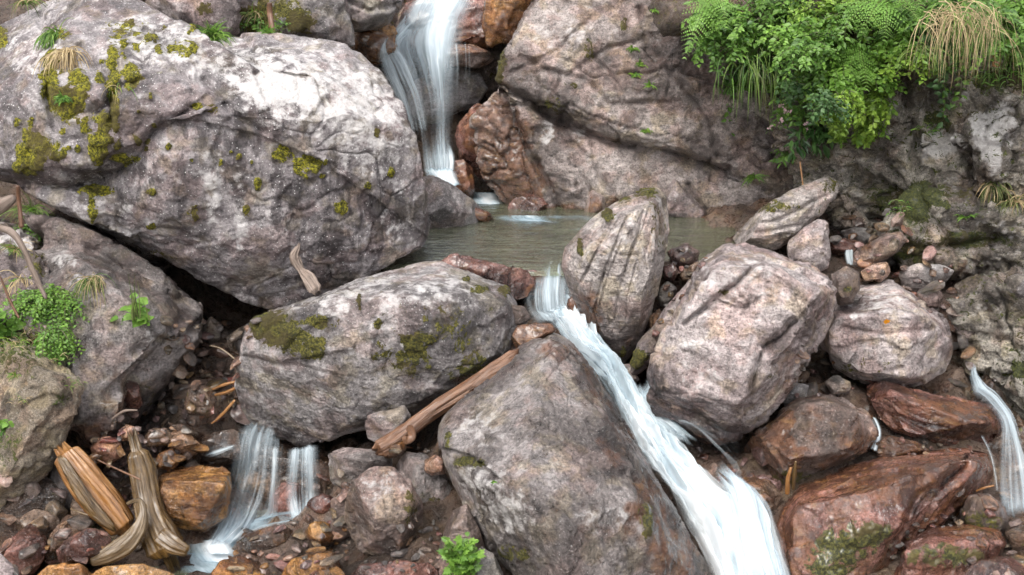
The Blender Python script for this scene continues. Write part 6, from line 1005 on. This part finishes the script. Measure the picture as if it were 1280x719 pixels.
BK += [(1275, 8, 44, 'fresh', 'fresh green shrub at the top corner of the photo', dict(lpx=9)), (1250, 20, 40, 'mid', 'green shrub just behind the orange broken branch', dict(lpx=8)), (945, 32, 46, 'fresh', 'fresh green shrub on the bank between the two leafy shrubs', dict(lpx=9)), (890, 12, 40, 'fresh', 'fresh green shrub right beside the drooping fern', dict(lpx=9)), (1000, 45, 46, 'fresh', 'fresh green shrub above the green bush beside the arching ferns', dict(lpx=9)), (1065, 70, 44, 'fresh', 'bright green spray under the hanging fern', dict(lpx=9, droop=2.0)), (1090, 85, 40, 'fresh', 'bright green leafy spray over the red-tinged bush', dict(lpx=9, droop=2.0)), (1045, 95, 44, 'fresh', 'fresh green curtain of leaves over the shaded cliff', dict(lpx=9, droop=2.4)), (1020, 60, 44, 'mid', 'leafy shrub in the hollow beside the arching ferns', dict(lpx=9)), (1125, 45, 40, 'fresh', 'bright leafy shrub between the arching fern and the heart-leaved creeper', dict(lpx=9))]
BK += [(1082, 148, 26, 'yellow', 'yellow-green tail of leaves reaching furthest down the shaded cliff', dict(lpx=9, droop=3.0, up=-.2, spread=.5)), (1048, 152, 20, 'yellow', 'narrow yellow-green spray hanging beside the longest tail of leaves', dict(lpx=8, droop=3.0, up=-.2, spread=.4)), (1205, 70, 30, 'mid', 'leafy fringe under the straw tuft', dict(lpx=8)), (1272, 72, 26, 'mid', 'green fringe at the photo edge below the leafy green plant', dict(lpx=8))]
BK += [(930, 95, 36, 'mid', 'green shrub tangled in the hanging grass over the rock face', dict(lpx=8)), (1052, 120, 40, 'yellow', 'lowest yellow-green spray over the shaded cliff', dict(lpx=9, droop=2.4, up=0)), (1092, 118, 34, 'yellow', 'reddish-edged spray of leaves over the shaded cliff', dict(lpx=9, droop=2.4, up=0)), (1030, 130, 30, 'dark', 'dark small-leaved plant in the shade under the yellow-green sprays', dict(lpx=7)), (975, 112, 40, 'mid', 'mid-green bush over the pale-flowered bush', dict(lpx=8)), (1000, 112, 34, 'dark', 'shaded bush behind the pale-flowered bush', dict(lpx=8)), (1135, 72, 36, 'yellow', 'red-tinged leafy spray beside the dark heart-leaved creeper', dict(lpx=8)), (1250, 55, 34, 'mid', 'leafy green plant below the grass blades at the photo edge', dict(lpx=9))]
BK += [(890, 50, 30, 'mid', 'small shrub dangling under the drooping fern', dict(lpx=8)), (955, 78, 34, 'dark', 'shaded shrub at the root of the hanging grass', dict(lpx=8)), (1000, 70, 38, 'mid', 'green shrub above the pale-flowered bush', dict(lpx=8)), (1205, 2, 40, 'mid', 'green shrub right above the straw tuft', dict(lpx=9))]
for px, py, r, k, lb, kw in BK:
    kw.setdefault('lpx', 9); kw['lpx'] *= .88; S(px, py, r, k, lb, nst=24, per=17, **kw)
S(990, 140, 36, 'mid', 'pale-flowered bush with small leaves hanging on the dark wall', nst=22, per=16, lpx=6, flowers=.45, droop=1.6)
S(1008, 160, 34, 'dark', 'glossy dark long-leaved plant below the pale-flowered bush', nst=12, per=7, lpx=17, wid=.55, mat='leaf_gloss', droop=2.2)
S(985, 190, 20, 'mid', 'little plant at the foot of the glossy dark plant', nst=9, per=8, lpx=7)
S(1172, 75, 46, 'dark', 'trailing creeper with dark leaves hanging beside the straw tuft', nst=7, per=12, lpx=9, droop=3.5, spread=.4, wid=1.1, toward=.4, up=0)
S(1190, 95, 40, 'mid', 'thin creeper strand hanging in front of the pale rock patch', nst=3, per=10, lpx=9, droop=4.5, spread=.25, toward=.3, up=-.3)
S(903, 85, 50, 'mid', 'thin creeper strand with small leaves trailing down the grey rock face', nst=3, per=9, lpx=7, droop=4.5, spread=.3, toward=.3, up=-.3)
S(905, 125, 36, 'mid', 'loose creeper tail on the grey rock face below the bank', nst=2, per=6, lpx=8, droop=4.5, spread=.2, toward=.2, up=-.5)
fern(893, -8, [(856, 72, -.75, .12), (868, 34, -.7, .18), (908, 34, -.8, .12), (862, 6, -.5, .2)], 'drooping fern at the outer end of the bank over the rock face')
fern(1108, 0, [(1050, 44, -.95, .18), (1078, 40, -1.0, .14), (1106, 50, -1.0, .10), (1056, 10, -.8, .22), (1148, 26, -.8, .15)], 'large arching fern in the middle of the bank')
fern(1072, 48, [(1060, 98, -.75, .07), (1084, 112, -.8, .06), (1074, 84, -.85, .08)], 'hanging fern below the large arching fern')
fern(1130, -14, [(1152, 12, -.8, .14), (1184, 14, -.75, .16), (1120, 12, -.8, .12)], 'fern at the top of the photo beside the narrow-leaved shrub')
tuft(945, 78, 70, 60, 'long green grass hanging from the bank over the rock face', ('grass', 'mid', 'olive'), droop=6.5, spread=.28, w=.6, up=-.1, toward=.35, jit=.35, Yo=9.0)
tuft(968, 96, 36, 50, 'second curtain of grass hanging beside the pale-flowered bush', ('grass', 'olive'), droop=6, spread=.25, w=.6, up=-.1, toward=.3, jit=.3)
tuft(1204, 20, 230, 74, 'big straw-coloured tuft of dead grass hanging from the bank', ('straw', 'straw', 'olive', 'straw', 'grass'), droop=4.5, spread=.6, w=.55, up=.0, toward=.5, mat='straw', jit=.30, Yo=7.8)
tuft(1262, 35, 70, 70, 'long green grass blades beside the orange broken branch', ('grass', 'mid'), droop=4.0, spread=.45, w=1.0, up=.1, jit=.3)
tuft(1150, 62, 50, 40, 'olive grass tuft under the dark heart-leaved creeper', ('olive', 'grass'), droop=3.0, spread=.7, up=.2)
tuft(943, 222, 30, 17, 'little green tuft on the rock face by the waterline', ('fresh', 'grass'), droop=1.8, spread=1.2, w=1.2, up=.4)
tuft(1207, 272, 22, 14, 'tiny green sprig on the shaded cliff', ('fresh',), droop=1.5, spread=1.2, w=1.1)
tuft(1240, 230, 50, 34, 'dry hanging grass tuft on the shaded cliff', ('straw', 'olive'), droop=3, spread=.6, up=0, mat='straw')
tuft(1265, 255, 60, 30, 'brown dead grass tuft at the photo edge on the cliff', ('straw', 'olive'), droop=2.6, spread=.9, mat='straw')
for k, (x, y, lb) in enumerate([(792, 62, 'tiny sprig in the upper crack of the rock face'), (800, 82, 'small leafy sprig in the rock face crack'), (812, 108, 'yellowish sprig on the grey rock face'), (793, 95, 'smallest sprig in the rock face crack'), (818, 14, 'small hanging sprig at the top of the rock face'), (808, 165, 'lone green sprig above the long crack')]):
    tuft(x, y, 16, 10, lb, ('fresh', 'yellow'), droop=2, spread=1.0, w=1.3, name='sprig', cat='sprig')

for x, y, n_, L_, lb in [(1130, 262, 40, 9, 'mossy green wisps low on the shaded cliff'), (1168, 160, 40, 10, 'mossy wisps between the pale patches of the shaded cliff'), (1250, 95, 60, 14, 'green fringe on the cliff under the orange broken branch'), (1105, 160, 30, 8, 'sparse sprigs on the dark wall under the yellow-green sprays')]:
    tuft(x, y, n_, L_, lb, ('mid', 'olive', 'fresh'), droop=2, spread=1.3, w=.8, jit=1.2)

# the side with the huge boulder
tuft(266, 50, 130, 30, 'bright green grass tuft growing above the huge boulder', ('fresh', 'grass'), droop=2.0, spread=.9, w=.9, up=.9, toward=.5)
tuft(70, 45, 110, 34, 'green grassy tuft in the mossy hollow of the huge boulder', ('grass', 'fresh', 'mid'), droop=3.2, spread=.8, w=.9, up=.2)
tuft(86, 66, 130, 52, 'straw-coloured grass hanging down the mossy hollow of the huge boulder', ('straw',), droop=4.5, spread=.35, w=.8, up=.0, toward=.4, mat='straw', jit=.12)
tuft(80, 125, 60, 14, 'short fern-like green tuft at the bottom of the mossy hollow', ('mid', 'fresh'), droop=2, spread=1.2, w=1.2)
tuft(147, 112, 24, 36, 'thin pale hanging grass on the moss streak of the huge boulder', ('yellow', 'straw'), droop=4, spread=.2, w=.5, up=0, toward=.2)
shrub(318, 28, 18, 'mid', 'small leafy plant behind the huge boulder under the hanging root', nst=14, per=9, lpx=5)
tuft(318, 20, 60, 26, 'hanging grass among the roots behind the huge boulder', ('grass', 'olive', 'straw'), droop=3)
tuft(335, 42, 40, 12, 'low green grass along the top of the huge boulder', ('fresh',), droop=1.5)
shrub(355, 30, 14, 'mid', 'pale leafy sprig beside the mossy rock behind the huge boulder', nst=8, per=6, lpx=4)
tuft(35, 3, 50, 24, 'dry grass at the top corner of the photo', ('straw', 'olive', 'grass'), droop=2.5, spread=1.2, mat='straw', Yo=8.3)
shrub(62, 376, 46, 'fresh', 'dense bright green herb cushion with tiny leaves on the bank', nst=150, per=17, lpx=5.2, droop=1.7, spread=1.2, wid=.95, up=.45)
shrub(72, 415, 36, 'fresh', 'lower lobe of tiny-leaved green herb hanging from the cushion', nst=80, per=14, lpx=5, droop=2.8, spread=.8, up=.2)
tuft(70, 440, 40, 22, 'thin green grass hanging under the herb cushion', ('fresh', 'grass'), droop=3.2, spread=.5, w=.6, up=0)
tuft(118, 350, 110, 46, 'dry straw-and-green grass tuft between the herb cushion and the flowering plant', ('straw', 'olive', 'grass'), droop=3.4, spread=.45, w=.6, up=.2)
shrub(172, 398, 22, 'fresh', 'broad light green leaves of the flowering plant on the bedrock', nst=8, per=4, lpx=15, wid=1.25, droop=.9, up=.9, toward=.5)
tuft(172, 398, 8, 52, 'thin pink-flowered stalks above the broad light green leaves', ('olive',), droop=.3, spread=.12, up=2, toward=.1, w=.9, name='flower_stalk', cat='flower')
shrub(6, 408, 28, 'fresh', 'large pale green leaves at the photo edge on the gritty bank', nst=7, per=4, lpx=24, wid=1.25, droop=1.0, up=.7)
shrub(12, 530, 22, 'fresh', 'small round-leaved plant on the gritty bank', nst=12, per=6, lpx=8, wid=1.2, droop=1.4)
tuft(40, 265, 60, 40, 'grass and fine stems under the edge of the huge boulder', ('grass', 'fresh', 'olive'), droop=2.4, spread=.9, w=.5)
shrub(35, 285, 22, 'mid', 'fine-leaved green plant under the edge of the huge boulder', nst=16, per=10, lpx=5)
tuft(20, 315, 60, 30, 'yellow-green grass on the bank below the pale root', ('yellow', 'straw', 'grass'), droop=2.6, w=.6)
tuft(30, 350, 70, 42, 'straw-coloured hanging grass on the bank beside the pale root', ('straw',), droop=3.6, spread=.4, w=.6, mat='straw', up=.1)
tuft(20, 470, 50, 14, 'short yellowish grass on top of the gritty bank', ('yellow', 'fresh', 'straw'), droop=2, spread=1.2, w=.5)
for x, y, n_, L_, kk, lb in [(12, 432, 70, 18, ('yellow', 'grass', 'straw'), 'yellowish grass fringe on the upper rim of the gritty bank at the photo edge'), (42, 418, 80, 18, ('grass', 'olive', 'straw'), 'short green grass on the rim of the gritty bank under the herb cushion'), (66, 448, 60, 16, ('fresh', 'olive', 'straw'), 'mixed short grass on the steep rim of the gritty bank'), (84, 478, 40, 12, ('olive', 'yellow'), 'sparse grass at the nose of the gritty bank'), (30, 500, 40, 9, ('olive', 'straw', 'yellow'), 'thin scattered grass on the face of the gritty bank')]:
    tuft(x, y, n_, L_, lb, kk, droop=2.6, spread=1.1, w=.5, jit=.9)
# the parsley-like plant at the bottom
shrub(577, 714, 42, 'fresh', 'bright green parsley-like plant growing between the boulders at the bottom edge', nst=64, per=7, lpx=12, tmpl='lobe', droop=.9, up=1.5, toward=.4, spread=.5, name='herb', cat='plant', Yo=5.05)
tuft(945 - 327, 603, 10, 6, 'tiny clover-green sprig in the notch of the tall boulder', ('fresh',), name='sprig', cat='sprig', spread=1.2, w=1.4)
# the yellow leaf and small bright bits
lf = Leaves(); L0, n0_, _o = hit(1104, 402); lf.add(LV, LF, L0 + n0_ * .004, Vector((.8, -.2, .1)), n0_, .045, (.55, .22, .01), 1.4)
me = mesh_from('fallen_leaf', np.concatenate(lf.V) - np.array(L0), lf.F); set_attr(me, 'lc', np.concatenate(lf.C)); tag(link('fallen_leaf', me, M['leaf'], L0), 'fallen yellow-orange leaf lying on the flat-topped boulder', 'leaf')
